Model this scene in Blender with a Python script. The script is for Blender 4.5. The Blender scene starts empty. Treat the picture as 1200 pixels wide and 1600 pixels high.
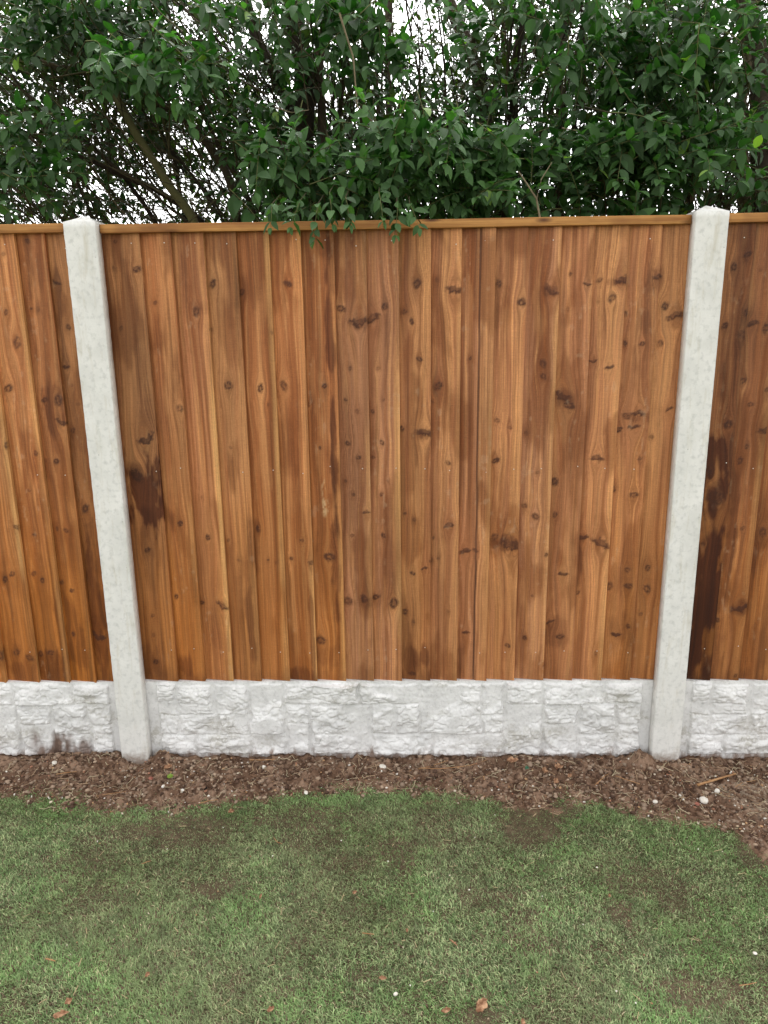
import bpy, math, random
import numpy as np
from mathutils import Vector, Matrix

random.seed(7)
rng = np.random.default_rng(7)
sc = bpy.context.scene
col = sc.collection

# ------------------------------------------------------------------ camera
CAM = (0.0199, -2.4035, 1.5215)
YAW, PITCH, ROLL = -0.0242, 0.24983, -0.01371
FPX = 1190.0
cyw, syw, cp, sp = math.cos(YAW), math.sin(YAW), math.cos(PITCH), math.sin(PITCH)
F = Vector((syw * cp, cyw * cp, -sp))
R0 = Vector((cyw, -syw, 0))
U0 = R0.cross(F)
cr, sr = math.cos(ROLL), math.sin(ROLL)
R = R0 * cr + U0 * sr
U = -R0 * sr + U0 * cr
cam_d = bpy.data.cameras.new("camera")
cam = bpy.data.objects.new("camera", cam_d)
col.objects.link(cam)
M = Matrix.Identity(4)
for i in range(3):
    M[i][0] = R[i]; M[i][1] = U[i]; M[i][2] = -F[i]; M[i][3] = CAM[i]
cam.matrix_world = M
cam_d.sensor_fit = 'VERTICAL'
cam_d.sensor_height = 24.0
cam_d.lens = 24.0 * FPX / 1600.0
cam_d.clip_start = 0.05
cam_d.clip_end = 500
sc.camera = cam

# ------------------------------------------------------------------ sky, sun, exposure
SUN_EL, SUN_AZ = 52.0, 0.0            # azimuth clockwise from +Y: the bright side of the overcast is behind the hedge
w = bpy.data.worlds.new("World"); sc.world = w; w.use_nodes = True
nt = w.node_tree; nt.nodes.clear()
sky = nt.nodes.new("ShaderNodeTexSky"); sky.sky_type = 'NISHITA'; sky.sun_disc = False
sky.sun_elevation = math.radians(SUN_EL); sky.sun_rotation = math.radians(SUN_AZ)
sky.air_density = 1.0; sky.dust_density = 4.0; sky.ozone_density = 1.0
hs = nt.nodes.new("ShaderNodeHueSaturation"); hs.inputs['Saturation'].default_value = 0.02
hs.inputs['Value'].default_value = 1.0
bg = nt.nodes.new("ShaderNodeBackground"); bg.inputs['Strength'].default_value = 0.15
wo = nt.nodes.new("ShaderNodeOutputWorld")
nt.links.new(sky.outputs[0], hs.inputs['Color']); nt.links.new(hs.outputs[0], bg.inputs[0]); nt.links.new(bg.outputs[0], wo.inputs[0])
sd = bpy.data.lights.new("sun", 'SUN'); sd.energy = 0.6; sd.angle = math.radians(25); sd.color = (1.0, 0.97, 0.92)
so = bpy.data.objects.new("sun", sd); col.objects.link(so)
az, el = math.radians(SUN_AZ), math.radians(SUN_EL)
tosun = Vector((math.sin(az) * math.cos(el), math.cos(az) * math.cos(el), math.sin(el)))
so.rotation_euler = tosun.to_track_quat('Z', 'Y').to_euler()
so.location = tosun * 20
sc.view_settings.view_transform = 'Standard'; sc.view_settings.look = 'None'
sc.view_settings.gamma = 1.0; sc.view_settings.exposure = 1.92
sc.cycles.max_bounces = 8; sc.cycles.transparent_max_bounces = 4

# ------------------------------------------------------------------ helpers
def ray(u, v):
    return F + R * ((u - 600) / FPX) + U * ((800 - v) / FPX)
def atY(u, v, Y):                        # point seen at photo position (u, v) standing at depth Y
    d = ray(u, v); t = (Y - CAM[1]) / d.y
    return Vector(CAM) + d * t
def atZ(u, v, Z):
    d = ray(u, v); t = (Z - CAM[2]) / d.z
    return Vector(CAM) + d * t

_T = np.random.default_rng(3).random((256, 256)).astype(np.float32)
def vn(x, y, seed=0):
    x = np.asarray(x, float) + seed * 17.31; y = np.asarray(y, float) + seed * 9.77
    xi = np.floor(x).astype(int); yi = np.floor(y).astype(int)
    fx = x - xi; fy = y - yi
    fx = fx * fx * (3 - 2 * fx); fy = fy * fy * (3 - 2 * fy)
    a = _T[xi & 255, yi & 255]; b = _T[(xi + 1) & 255, yi & 255]
    c = _T[xi & 255, (yi + 1) & 255]; d = _T[(xi + 1) & 255, (yi + 1) & 255]
    return (a * (1 - fx) + b * fx) * (1 - fy) + (c * (1 - fx) + d * fx) * fy
def fbm(x, y, seed=0, o=4):
    s = 0; a = 0.5; t = 0
    for k in range(o):
        s = s + a * vn(x, y, seed + k * 5); t += a; a *= 0.5; x = x * 2.03; y = y * 2.03
    return s / t
def sstep(a, b, x):
    t = np.clip((x - a) / (b - a), 0, 1); return t * t * (3 - 2 * t)
def mixc(a, b, m):
    m = np.asarray(m)[..., None]; return a * (1 - m) + b * m

def mesh_np(name, verts, faces, mats, parent=None, smooth=False, attrs=None, matidx=None, loc=None):
    """faces: (n,3) or (n,4) array, or list of such arrays"""
    me = bpy.data.meshes.new(name)
    verts = np.asarray(verts, np.float32)
    fl = faces if isinstance(faces, list) else [faces]
    fl = [np.asarray(f, np.int32) for f in fl if len(f)]
    me.vertices.add(len(verts)); me.vertices.foreach_set("co", verts.ravel())
    nl = sum(f.size for f in fl); npoly = sum(len(f) for f in fl)
    me.loops.add(nl); me.loops.foreach_set("vertex_index", np.concatenate([f.ravel() for f in fl]))
    me.polygons.add(npoly)
    tot = np.concatenate([np.full(len(f), f.shape[1], np.int32) for f in fl])
    st = np.concatenate([[0], np.cumsum(tot)[:-1]]).astype(np.int32)
    me.polygons.foreach_set("loop_start", st); me.polygons.foreach_set("loop_total", tot)
    if smooth is True: me.polygons.foreach_set("use_smooth", np.ones(npoly, bool))
    elif smooth is not False: me.polygons.foreach_set("use_smooth", np.asarray(smooth, bool))
    for m in (mats if isinstance(mats, list) else [mats]): me.materials.append(m)
    if matidx is not None: me.polygons.foreach_set("material_index", np.asarray(matidx, np.int32))
    me.update(calc_edges=True)
    for k, (typ, dat) in (attrs or {}).items():
        a = me.attributes.new(k, typ, 'POINT')
        dat = np.asarray(dat, np.float32)
        if typ == 'FLOAT_COLOR':
            if dat.shape[1] == 3: dat = np.hstack([dat, np.ones((len(dat), 1), np.float32)])
            a.data.foreach_set("color", dat.ravel())
        elif typ == 'FLOAT_VECTOR': a.data.foreach_set("vector", dat.ravel())
        else: a.data.foreach_set("value", dat.ravel())
    ob = bpy.data.objects.new(name, me); col.objects.link(ob)
    if parent: ob.parent = parent
    if loc is not None: ob.location = loc
    return ob
def tag(o, label=None, cat=None, group=None, kind=None):
    if label: o['label'] = label
    if cat: o['category'] = cat
    if group: o['group'] = group
    if kind: o['kind'] = kind
    return o
def empty(name, loc, label, cat, group=None):
    o = bpy.data.objects.new(name, None); o.empty_display_size = 0.1
    o.location = loc; col.objects.link(o)
    return tag(o, label, cat, group)
def grid_faces(nx, ny, off=0):           # verts indexed i*ny + j
    i, j = np.meshgrid(np.arange(nx - 1), np.arange(ny - 1), indexing='ij')
    a = (i * ny + j).ravel() + off
    return np.stack([a, a + ny, a + ny + 1, a + 1], 1)

class NT:
    def __init__(s, name):
        s.m = bpy.data.materials.new(name); s.m.use_nodes = True
        s.t = s.m.node_tree; s.t.nodes.clear()
        s.out = s.t.nodes.new('ShaderNodeOutputMaterial')
    def n(s, typ, props=None, **inp):
        nd = s.t.nodes.new('ShaderNode' + typ)
        for k, v in (props or {}).items(): setattr(nd, k, v)
        for k, v in inp.items():
            s.set(nd, k.replace('_', ' '), v)
        return nd
    def set(s, nd, k, v):
        sock = nd.inputs[int(k)] if k.isdigit() else nd.inputs[k]
        if isinstance(v, bpy.types.NodeSocket): s.t.links.new(v, sock)
        else: sock.default_value = v
    def math(s, op, a, b=0.0, c=None, clamp=False):
        nd = s.t.nodes.new('ShaderNodeMath'); nd.operation = op; nd.use_clamp = clamp
        s.set(nd, '0', a); s.set(nd, '1', b)
        if c is not None: s.set(nd, '2', c)
        return nd.outputs[0]
    def mix(s, fac, a, b, mode='MIX'):
        nd = s.t.nodes.new('ShaderNodeMix'); nd.data_type = 'RGBA'; nd.blend_type = mode
        for sock, v in ((nd.inputs[0], fac), (nd.inputs[6], a), (nd.inputs[7], b)):
            if isinstance(v, bpy.types.NodeSocket): s.t.links.new(v, sock)
            else: sock.default_value = v
        return nd.outputs[2]
    def noise(s, vec, scale, detail=4, rough=0.55):
        nd = s.n('TexNoise', Scale=scale, Detail=detail, Roughness=rough)
        if vec is not None: s.t.links.new(vec, nd.inputs['Vector'])
        return nd.outputs['Fac']
    def ramp(s, fac, a, b):              # map a..b to 0..1
        nd = s.n('MapRange', props={'clamp': True}); s.set(nd, '0', fac)
        nd.inputs[1].default_value = a; nd.inputs[2].default_value = b
        return nd.outputs[0]
    def attr(s, name, out='Color'):
        nd = s.t.nodes.new('ShaderNodeAttribute'); nd.attribute_name = name
        return nd.outputs[out]
    def scalev(s, vec, sx, sy, sz):
        nd = s.n('VectorMath', props={'operation': 'MULTIPLY'}); s.set(nd, '0', vec); nd.inputs[1].default_value = (sx, sy, sz)
        return nd.outputs[0]
    def obj(s):
        return s.t.nodes.new('ShaderNodeTexCoord').outputs['Object']
    def bump(s, h, strength, dist):
        nd = s.n('Bump', Strength=strength, Distance=dist); s.set(nd, 'Height', h)
        return nd.outputs[0]
    def pbr(s, color, rough=0.8, normal=None, spec=0.3, **kw):
        b = s.n('BsdfPrincipled'); s.set(b, 'Base Color', color); s.set(b, 'Roughness', rough)
        s.set(b, 'Specular IOR Level', spec)
        if normal is not None: s.set(b, 'Normal', normal)
        for k, v in kw.items(): s.set(b, k.replace('_', ' '), v)
        s.t.links.new(b.outputs[0], s.out.inputs[0])
        return b

# ------------------------------------------------------------------ materials
def mat_wood():
    t = NT('treated_softwood')
    c = t.attr('wood'); p = t.attr('grain', 'Vector')
    fine = t.noise(t.scalev(p, 420, 5, 1), 1.0, 3, 0.6)
    line = t.noise(t.scalev(p, 150, 2.2, 1), 1.0, 4, 0.6)
    saw = t.noise(t.scalev(t.obj(), 25, 25, 420), 1.0, 2, 0.5)
    spk = t.noise(t.obj(), 260, 3, 0.7)
    m1 = t.math('MULTIPLY_ADD', fine, 0.8, 0.6)
    m2 = t.math('MULTIPLY_ADD', line, 1.15, 0.43)
    m3 = t.math('MULTIPLY_ADD', saw, 0.28, 0.86)
    m4 = t.math('MULTIPLY_ADD', spk, 0.6, 0.7)
    mm = t.math('MULTIPLY', t.math('MULTIPLY', m1, m2), t.math('MULTIPLY', m3, m4))
    v = t.n('VectorMath', props={'operation': 'SCALE'}); t.set(v, '0', c); t.set(v, 'Scale', mm)
    hgt = t.math('ADD', t.math('MULTIPLY', line, 0.7), t.math('ADD', t.math('MULTIPLY', fine, 0.5), t.math('MULTIPLY', saw, 0.6)))
    hgt = t.math('ADD', hgt, t.math('MULTIPLY', spk, 0.4))
    ro = t.math('MULTIPLY_ADD', line, 0.3, 0.5)
    t.pbr(v.outputs[0], ro, t.bump(hgt, 0.55, 0.0012), 0.3)
    return t.m
def mat_cap():
    t = NT('cap_rail_softwood')
    o = t.obj()
    a = t.noise(t.scalev(o, 2.2, 60, 110), 1.0, 5, 0.65)
    b = t.noise(t.scalev(o, 5, 10, 10), 1.0, 3, 0.6)
    k = t.n('TexVoronoi', props={'feature': 'F1'}, Scale=1.0); t.set(k, 'Vector', t.scalev(o, 9, 30, 30))
    kn = t.ramp(k.outputs['Distance'], 0.10, 0.30)
    c = t.mix(t.ramp(a, 0.3, 0.7), (0.24, 0.088, 0.020, 1), (0.56, 0.28, 0.085, 1))
    c = t.mix(t.ramp(b, 0.45, 0.75), c, (0.20, 0.075, 0.022, 1))
    c = t.mix(kn, (0.10, 0.035, 0.012, 1), c)
    t.pbr(c, 0.62, t.bump(a, 0.4, 0.002), 0.3)
    return t.m
def mat_post():
    t = NT('post_concrete')
    o = t.obj()
    a = t.noise(o, 9, 5, 0.65); b = t.noise(o, 55, 4, 0.6); f = t.noise(o, 420, 3, 0.6)
    d = t.noise(t.scalev(o, 30, 30, 5), 1.0, 5, 0.7)
    c = t.mix(t.ramp(a, 0.32, 0.68), (0.67, 0.662, 0.63, 1), (0.82, 0.805, 0.775, 1))
    c = t.mix(t.math('MULTIPLY', t.ramp(b, 0.50, 0.68), 0.5), c, (0.49, 0.49, 0.465, 1))
    c = t.mix(t.math('MULTIPLY', t.ramp(d, 0.53, 0.70), 0.55), c, (0.52, 0.47, 0.36, 1))
    # green algae and rust coloured smears
    g = t.noise(t.scalev(o, 14, 14, 3), 1.0, 4, 0.6)
    c = t.mix(t.math('MULTIPLY', t.ramp(g, 0.58, 0.74), 0.25), c, (0.40, 0.42, 0.30, 1))
    # air holes
    v = t.n('TexVoronoi', props={'feature': 'F1'}, Scale=46.0); t.set(v, 'Vector', o)
    hole = t.ramp(v.outputs['Distance'], 0.03, 0.09)
    v2 = t.noise(o, 12, 2, 0.5)
    hole = t.math('MAXIMUM', hole, t.ramp(v2, 0.62, 0.56))
    c = t.mix(hole, (0.25, 0.24, 0.22, 1), c)
    z = t.n('SeparateXYZ'); t.set(z, '0', o)
    mud = t.math('ADD', z.outputs[2], t.math('MULTIPLY', t.math('SUBTRACT', t.noise(o, 40, 4, 0.7), 0.5), 0.09))
    c = t.mix(t.math('MULTIPLY', t.ramp(mud, 0.035, -0.005), 0.8), c, (0.20, 0.13, 0.085, 1))
    h = t.math('ADD', t.math('MULTIPLY', f, 0.35), t.math('ADD', t.math('MULTIPLY', b, 0.5), hole))
    t.pbr(c, 0.85, t.bump(h, 0.35, 0.0012), 0.25)
    return t.m
def mat_gravel():
    t = NT('gravel_board_concrete')
    o = t.obj(); hh = t.attr('relief', 'Fac')
    a = t.noise(o, 14, 5, 0.6); b = t.noise(o, 90, 4, 0.65); f = t.noise(o, 380, 3, 0.6)
    c = t.mix(t.ramp(a, 0.3, 0.7), (0.63, 0.624, 0.615, 1), (0.83, 0.82, 0.81, 1))
    c = t.mix(t.math('MULTIPLY', t.ramp(b, 0.5, 0.7), 0.55), c, (0.48, 0.472, 0.46, 1))
    st = t.noise(t.scalev(o, 4.2, 4, 8), 1.0, 5, 0.65)
    c = t.mix(t.math('MULTIPLY', t.math('MULTIPLY', t.ramp(st, 0.54, 0.66), t.ramp(b, 0.35, 0.55)), 0.75), c, (0.44, 0.42, 0.37, 1))
    z = t.n('SeparateXYZ'); t.set(z, '0', o)
    mud = t.math('ADD', z.outputs[2], t.math('MULTIPLY', t.math('SUBTRACT', t.noise(t.scalev(o, 26, 26, 9), 1.0, 5, 0.7), 0.5), 0.16))
    c = t.mix(t.math('MULTIPLY', t.ramp(mud, 0.012, -0.018), 0.85), c, (0.20, 0.12, 0.08, 1))
    c = t.mix(t.attr('splash', 'Fac'), c, (0.13, 0.075, 0.05, 1))
    h = t.math('ADD', t.math('MULTIPLY', f, 0.4), b)
    t.pbr(c, 0.88, t.bump(h, 0.4, 0.0016), 0.2)
    return t.m
def mat_attr(name, rough=0.9, nscale=200, spec=0.2, bump=0.5, amp=0.6, attr='tint', dist=0.003):
    t = NT(name)
    c = t.attr(attr); o = t.obj()
    n = t.noise(o, nscale, 4, 0.7)
    v = t.n('VectorMath', props={'operation': 'SCALE'}); t.set(v, '0', c); t.set(v, 'Scale', t.math('MULTIPLY_ADD', n, amp, 1 - amp / 2))
    t.pbr(v.outputs[0], rough, t.bump(n, bump, dist), spec)
    return t.m
def mat_leaf():
    t = NT('hedge_leaf')
    c = t.attr('tint')
    g = t.t.nodes.new('ShaderNodeNewGeometry')
    back = t.mix(0.45, c, (0.07, 0.12, 0.045, 1))
    c2 = t.mix(g.outputs['Backfacing'], c, back)
    b = t.n('BsdfPrincipled'); t.set(b, 'Base Color', c2); t.set(b, 'Specular IOR Level', 0.45)
    t.set(b, 'Roughness', t.math('MULTIPLY_ADD', g.outputs['Backfacing'], 0.3, 0.36))
    tr = t.n('BsdfTranslucent'); t.set(tr, 'Color', t.mix(1.0, c, (1.5, 2.0, 0.7, 1), 'MULTIPLY'))
    mx = t.n('MixShader', Fac=0.28); t.t.links.new(b.outputs[0], mx.inputs[1]); t.t.links.new(tr.outputs[0], mx.inputs[2])
    t.t.links.new(mx.outputs[0], t.out.inputs[0])
    return t.m
def mat_grass():
    t = NT('grass_blade')
    c = t.attr('tint')
    b = t.n('BsdfPrincipled'); t.set(b, 'Base Color', c); t.set(b, 'Roughness', 0.55); t.set(b, 'Specular IOR Level', 0.3)
    tr = t.n('BsdfTranslucent'); t.set(tr, 'Color', c)
    mx = t.n('MixShader', Fac=0.2); t.t.links.new(b.outputs[0], mx.inputs[1]); t.t.links.new(tr.outputs[0], mx.inputs[2])
    t.t.links.new(mx.outputs[0], t.out.inputs[0])
    return t.m
WOOD = mat_wood(); CAPW = mat_cap(); POST = mat_post(); GRAV = mat_gravel()
LEAF = mat_leaf(); GRASS = mat_grass()
BARK = mat_attr('bark', 0.9, 60, 0.2, 0.8, 0.9)
SOIL = mat_attr('soil_earth', 0.95, 160, 0.1, 0.7, 0.8, dist=0.004)
BITS = mat_attr('debris', 0.85, 300, 0.2, 0.4, 0.4)
mt = NT('nail_metal'); mt.pbr((0.75, 0.72, 0.66, 1), 0.35, None, 0.5, Metallic=0.8); NAIL = mt.m
mt = NT('stone_white'); mt.pbr(mt.mix(mt.ramp(mt.noise(mt.obj(), 60, 4), .35, .7), (0.62, 0.57, 0.48, 1), (0.85, 0.83, 0.78, 1)), 0.7); WSTONE = mt.m
mt = NT('dead_leaf'); mt.pbr(mt.mix(mt.ramp(mt.noise(mt.obj(), 70, 4), .35, .7), (0.18, 0.075, 0.035, 1), (0.55, 0.34, 0.20, 1)), 0.75); DLEAF = mt.m
mt = NT('split_wood'); mt.pbr(mt.mix(mt.ramp(mt.noise(mt.scalev(mt.obj(), 8, 260, 260), 1, 4), .35, .7), (0.28, 0.13, 0.05, 1), (0.52, 0.32, 0.16, 1)), 0.7); SPLINT = mt.m
mt = NT('red_brick_chip'); mt.pbr(mt.mix(mt.ramp(mt.noise(mt.obj(), 120, 4), .35, .7), (0.22, 0.07, 0.05, 1), (0.40, 0.17, 0.12, 1)), 0.9); BRICK = mt.m

# ------------------------------------------------------------------ fence panels
XR = [-0.775, -0.679, -0.579, -0.479, -0.379, -0.282, -0.181, -0.083, 0.016, 0.115, 0.208, 0.311, 0.408, 0.509, 0.609, 0.711, 0.810, 0.905]
# knots read off each bay: photo x, photo y, radius (photo px), kind (0 round, 1 wedge/branch scar)
KN_MAIN = """179 377 4 0;177 419 4 0;215 421 7 0;188 513 4 0;183 547 6 1;242 473 4 0;282 638 7 0;307 487 8 0;332 443 7 0;357 603 8 0;377 457 6 0;227 683 14 1;212 743 13 0;
450 443 7 0;443 603 8 0;407 607 7 0;420 632 3 0;507 603 5 0;483 633 4 0;533 482 7 0;601 479 6 0;560 499 14 1;580 497 12 1;547 576 3.5 0;591 576 4 0;540 625 3.5 0;599 625 3 0;558 643 4 0;582 643 4 0;597 692 5 0;543 693 5 0;560 715 5 0;583 715 4 0;540 752 3 0;606 752 3 0;628 670 5 0;652 443 8 0;632 487 5 0;643 502 5 0;655 561 5 0;663 677 12 1;683 437 4 0;712 453 13 1;685 603 8 0;675 628 3 0;700 723 5 0;780 443 6 0;777 657 5 0;775 720 6 0;797 668 4 0;
815 472 8 0;863 452 10 1;848 568 7 0;849 588 6 0;892 428 3 0;887 483 4 0;879 617 11 1;889 633 9 0;917 443 6 1;937 438 5 0;972 435 11 1;956 466 7 0;935 472 3 0;927 563 6 1;952 573 6 1;978 490 5 0;1027 430 8 1;1040 478 7 0;1055 495 11 1;1032 537 6 0;1003 537 5 0;978 537 5 0;979 650 7 0;997 648 10 1;990 667 8 1;967 672 6 0;1045 640 6 1;1019 683 4 0;1000 716 4 0;933 717 9 1;823 677 4 0;867 753 8 0;840 738 4 0;
282 818 6 0;325 840 6 0;356 845 4 0;374 876 4 0;350 945 11 1;275 933 5 0;238 963 4 0;239 993 4 0;243 1035 6 0;230 860 6 0;315 943 5 0;315 777 3 0;
515 870 10 0;501 1001 10 0;487 878 6 0;455 873 4 0;472 844 4 0;432 879 3 0;419 875 2.5 0;403 827 5 0;543 940 10 0;569 935 8 0;587 934 7 0;615 942 10 0;550 837 4 0;599 837 5 0;573 800 6 1;552 773 4 0;596 773 4 0;633 803 3 0;647 812 4 0;645 896 5 0;663 888 5 1;633 957 6 0;646 972 3 0;644 1053 6 0;702 822 8 1;677 841 3 0;674 876 4 0;685 873 3 0;727 863 9 1;743 860 5 0;728 990 6 1;773 840 8 0;797 850 14 1;793 1008 5 0;
820 791 5 0;837 807 7 0;868 805 5 0;803 850 8 0;910 842 10 1;938 849 14 1;880 897 7 1;860 973 7 1;875 995 7 0;820 997 5 0;832 931 3 0;853 866 4 0;980 890 6 0;953 917 8 0;981 915 7 0;1012 888 6 0;1011 920 8 0;1002 960 4 0;981 978 5 0;963 990 8 1;990 773 7 0;960 765 5 0;903 927 5 0;445 600 3 0;330 515 3 0;360 700 3 0;425 520 3 0;500 700 3 0;735 560 3 0;700 955 3 0;850 1040 4 0;930 1020 4 0"""
KN_LEFT = """42 376 5 0;5 397 4 0;9 488 5 0;27 535 10 0;12 607 8 0;48 482 3 0;59 484 4 0;88 441 7 1;107 511 5 0;102 573 6 1;111 602 4 0;69 625 6 0;92 625 10 0;97 658 9 1;12 695 6 0;57 708 5 0;88 721 6 0;70 720 4 0;113 673 5 0;122 632 4 0;45 767 3 0;133 795 8 0;103 829 5 0;88 827 4 0;53 836 4 0;27 823 6 0;19 897 6 0;7 906 6 0;52 897 6 0;66 907 5 0;95 911 5 0;112 923 5 0;114 991 5 0;155 992 12 1;3 1023 9 0;25 1020 7 0;47 1027 8 0;79 1020 7 0;62 1023 6 0"""
KN_RIGHT = """1147 417 6 0;1167 398 6 0;1165 488 6 0;1133 509 6 0;1177 507 8 1;1197 512 8 0;1160 523 9 0;1162 595 6 0;1189 422 3 0;1173 632 5 0;1137 663 8 0;1195 670 10 1;1167 698 4 0;1157 720 6 0;1198 608 5 0;1160 825 4 0;1099 850 4 0;1193 832 9 0;1155 947 13 1;1122 970 5 0;1088 1034 4 0;1118 777 16 0;1148 1055 4 0;1108 740 7 0"""
# stains: photo x, y, rx, ry, strength (0..1), negative = pale scar
ST_MAIN = """228 778 34 62 1.5;236 800 18 40 1.2;215 735 22 20 .6;225 830 20 50 .35;235 1035 20 30 .45;290 1045 16 26 .6;345 1000 20 50 .3;397 850 9 45 .5;392 960 8 90 .5;388 900 12 40 .3;487 960 5 90 .6;515 500 6 180 .75;521 700 7 150 .75;525 880 8 120 .55;500 1030 26 30 .4;520 420 14 60 .4;565 505 26 10 .4;600 560 10 70 .25;560 360 20 30 .25;640 1030 14 25 .7;665 1030 10 22 .7;635 980 6 60 .4;455 1055 14 12 .6;478 1050 14 14 .6;720 1030 6 40 .4;785 850 26 9 .55;790 846 16 10 .6;860 455 14 9 .5;880 620 16 14 .6;970 440 14 8 .6;1025 440 12 18 .45;1055 500 16 18 .5;1005 500 14 18 .35;990 655 24 12 .5;1010 745 12 40 .3;905 870 6 60 .55;960 905 18 50 .3;865 990 24 22 .35;970 990 24 30 .3;610 860 9 80 .22;640 420 12 60 .2;660 680 14 8 .4;190 400 16 40 .25;240 660 20 40 .3;270 560 10 80 .2;510 790 10 15 -.7;505 765 7 16 -.35;580 940 40 12 .35;680 590 8 30 .3;310 480 18 12 .3;375 470 6 50 .35"""
ST_LEFT = """60 415 16 60 .35;85 640 22 40 .55;70 790 18 40 .3;150 960 20 120 .75;120 1000 20 80 .5;80 1040 40 34 .6;30 1045 30 30 .5;160 880 12 80 .5;100 1000 8 90 .5;60 1020 10 50 .5;95 500 8 80 .3;110 740 10 60 .3"""
ST_RIGHT = """1118 768 34 75 1.5;1100 930 34 200 1.3;1110 850 20 60 1.1;1105 1040 26 40 .8;1160 400 14 80 .45;1150 530 18 50 .45;1135 600 14 70 .4;1135 720 16 60 .5;1190 830 14 60 .5;1160 950 16 12 .5;1188 1010 16 60 .4;1175 530 8 80 .3;1140 870 8 90 .5"""
def parse(s): return [tuple(float(q) for q in r.split()) for r in s.replace("\n", "").split(';') if r.strip()]

LT = np.array((0.64, 0.305, 0.118)); MD = np.array((0.435, 0.155, 0.052)); DK = np.array((0.175, 0.048, 0.010))
VD = np.array((0.036, 0.009, 0.004)); GY = np.array((0.45, 0.205, 0.102)); YL = np.array((0.68, 0.37, 0.135)); OR = np.array((0.36, 0.115, 0.012))
def board_arrays(x0, x1, z0, z1, seed, pitch, knots, stains, style, wetz):
    """front face of one feather-edge board: returns x, z, y, grain vector, colour (arrays nx x nz)"""
    nx = max(3, int((x1 - x0) / pitch) + 1); nz = max(3, int((z1 - z0) / pitch) + 1)
    X, Z = np.meshgrid(np.linspace(x0, x1, nx), np.linspace(z0, z1, nz), indexing='ij')
    r = np.random.default_rng(seed + 100)
    wob = (fbm(Z * 0.9, seed * 3.1, 1) - 0.5) * 0.024 + (fbm(Z * 5, seed * 3.1, 2) - .5) * 0.004
    psi = X + wob
    core = np.zeros_like(X); halo = np.zeros_like(X); ringk = np.zeros_like(X)
    for (kx, kz, kr, kd) in knots:
        if kx < x0 - 0.03 or kx > x1 + 0.03: continue
        own = 1.0 if x1 - 0.101 <= kx <= x1 + 0.004 else 0.0
        dx = X - kx; dz = Z - kz
        q = dx * dx + (dz / 2.2) ** 2 + 0.5 * kr * kr
        if own: psi = psi - dx * (0.9 * kr * kr) / q
        if not own: continue
        rag = 1 + 0.55 * (fbm(X * 160 + 7, Z * 160, seed) - 0.5)
        if kd:
            a = r.uniform(-.55, .55); ca, sa = math.cos(a), math.sin(a)
            ex = (dx * ca + dz * sa) / (1.2 * kr); ez = (-dx * sa + dz * ca) / (0.42 * kr) + r.uniform(-.9, 1.1) * (1 - np.clip(np.abs(ex), 0, 1.2)) + (fbm(X * 110, Z * 110, seed + 3) - .5) * 1.8
            d = np.sqrt(ex * ex + ez * ez) / rag
            pale = r.uniform(0.2, 0.6)
            core = np.maximum(core, (1 - sstep(0.5, 1.25, d)) * (1 - pale * (1 - sstep(0.2, 0.7, d - ez * .35))))
        else:
            el_ = r.uniform(.8, 1.25); d = np.sqrt((dx * el_) ** 2 + (dz / el_ + dx * r.uniform(-.4, .4)) ** 2) / (kr * .86) / rag
            c = 1 - sstep(0.55, 1.25, d)
            c = c * (1 - r.uniform(.2, .6) * (1 - sstep(0.15, 0.5, d))) * (1 - .5 * sstep(.5, .7, fbm(X * 260, Z * 260, seed + 15, 2)))
            core = np.maximum(core, c * (r.uniform(.3, .85) if kr < 4.6 / 455 else r.uniform(.7, 1)))
        dh = np.sqrt((dx / (1.9 * kr)) ** 2 + ((dz + kr * r.uniform(-1, 1)) / (3.0 * kr)) ** 2) + (fbm(psi * 90, Z * 30, seed + 66) - .5) * 1.2
        halo = np.maximum(halo, (1 - sstep(0.1, 1.1, dh)) * r.uniform(0.1, 0.6))
    stn = np.zeros_like(X); scar = np.zeros_like(X)
    xe = x1 - 0.1
    for (sx, sz, rx, rz, sv) in stains:
        if sx < x0 - rx or sx > x1 + rx: continue
        if not (xe - 0.002 <= sx <= x1 + 0.002) and abs(sv) < 0.5: continue
        nn = fbm(psi * 80, Z * 9, seed + 40) - 0.5; n2_ = fbm(X * 30, Z * 14, seed + 43) - 0.5
        d = np.sqrt(((X - sx) / rx) ** 2 + ((Z - sz) / rz) ** 2) + nn * 1.6 + n2_ * 1.4
        m = (1 - sstep(0.45, 1.15, d)) * abs(sv) * (.75 + .5 * fbm(psi * 150, Z * 5, seed + 47, 2))
        if not (xe - 0.002 <= sx <= x1 + 0.002): m = m * 0.35
        if sv > 0: stn = np.maximum(stn, m)
        else: scar = np.maximum(scar, m)
    # growth rings: flat-sawn cathedrals or straight grain
    cx = (x0 + x1) / 2 + r.uniform(-.03, .05); amp = r.uniform(0.0, 1.0) ** 2
    rr = np.sqrt((psi - cx) ** 2 + (0.012 + 0.03 * fbm(Z * 1.1, seed * 1.7, 8)) ** 2 * amp)
    ring = fbm(rr * 330, Z * 1.2, seed + 9, 3)
    st1 = fbm(psi * 26, Z * 0.7, seed + 20, 3)
    st2 = fbm(psi * 95, Z * 1.6, seed + 30, 4)
    blot = fbm(X * 13, Z * 4.0, seed + 50, 4)
    blot2 = fbm(psi * 42, Z * 7, seed + 60, 4)
    c = np.broadcast_to(MD, X.shape + (3,)).copy()
    if style['grey'] > 0: c = mixc(c, GY, np.full(X.shape, style['grey']))
    c = mixc(c, LT, sstep(0.45, 0.80, st1) * 0.60)
    c = mixc(c, DK, sstep(0.50, 0.74, 1 - st1) * 0.55)
    c = mixc(c, LT, sstep(0.48, 0.70, st2) * 0.5); c = mixc(c, DK, sstep(0.54, 0.72, 1 - st2) * 0.38)
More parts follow.
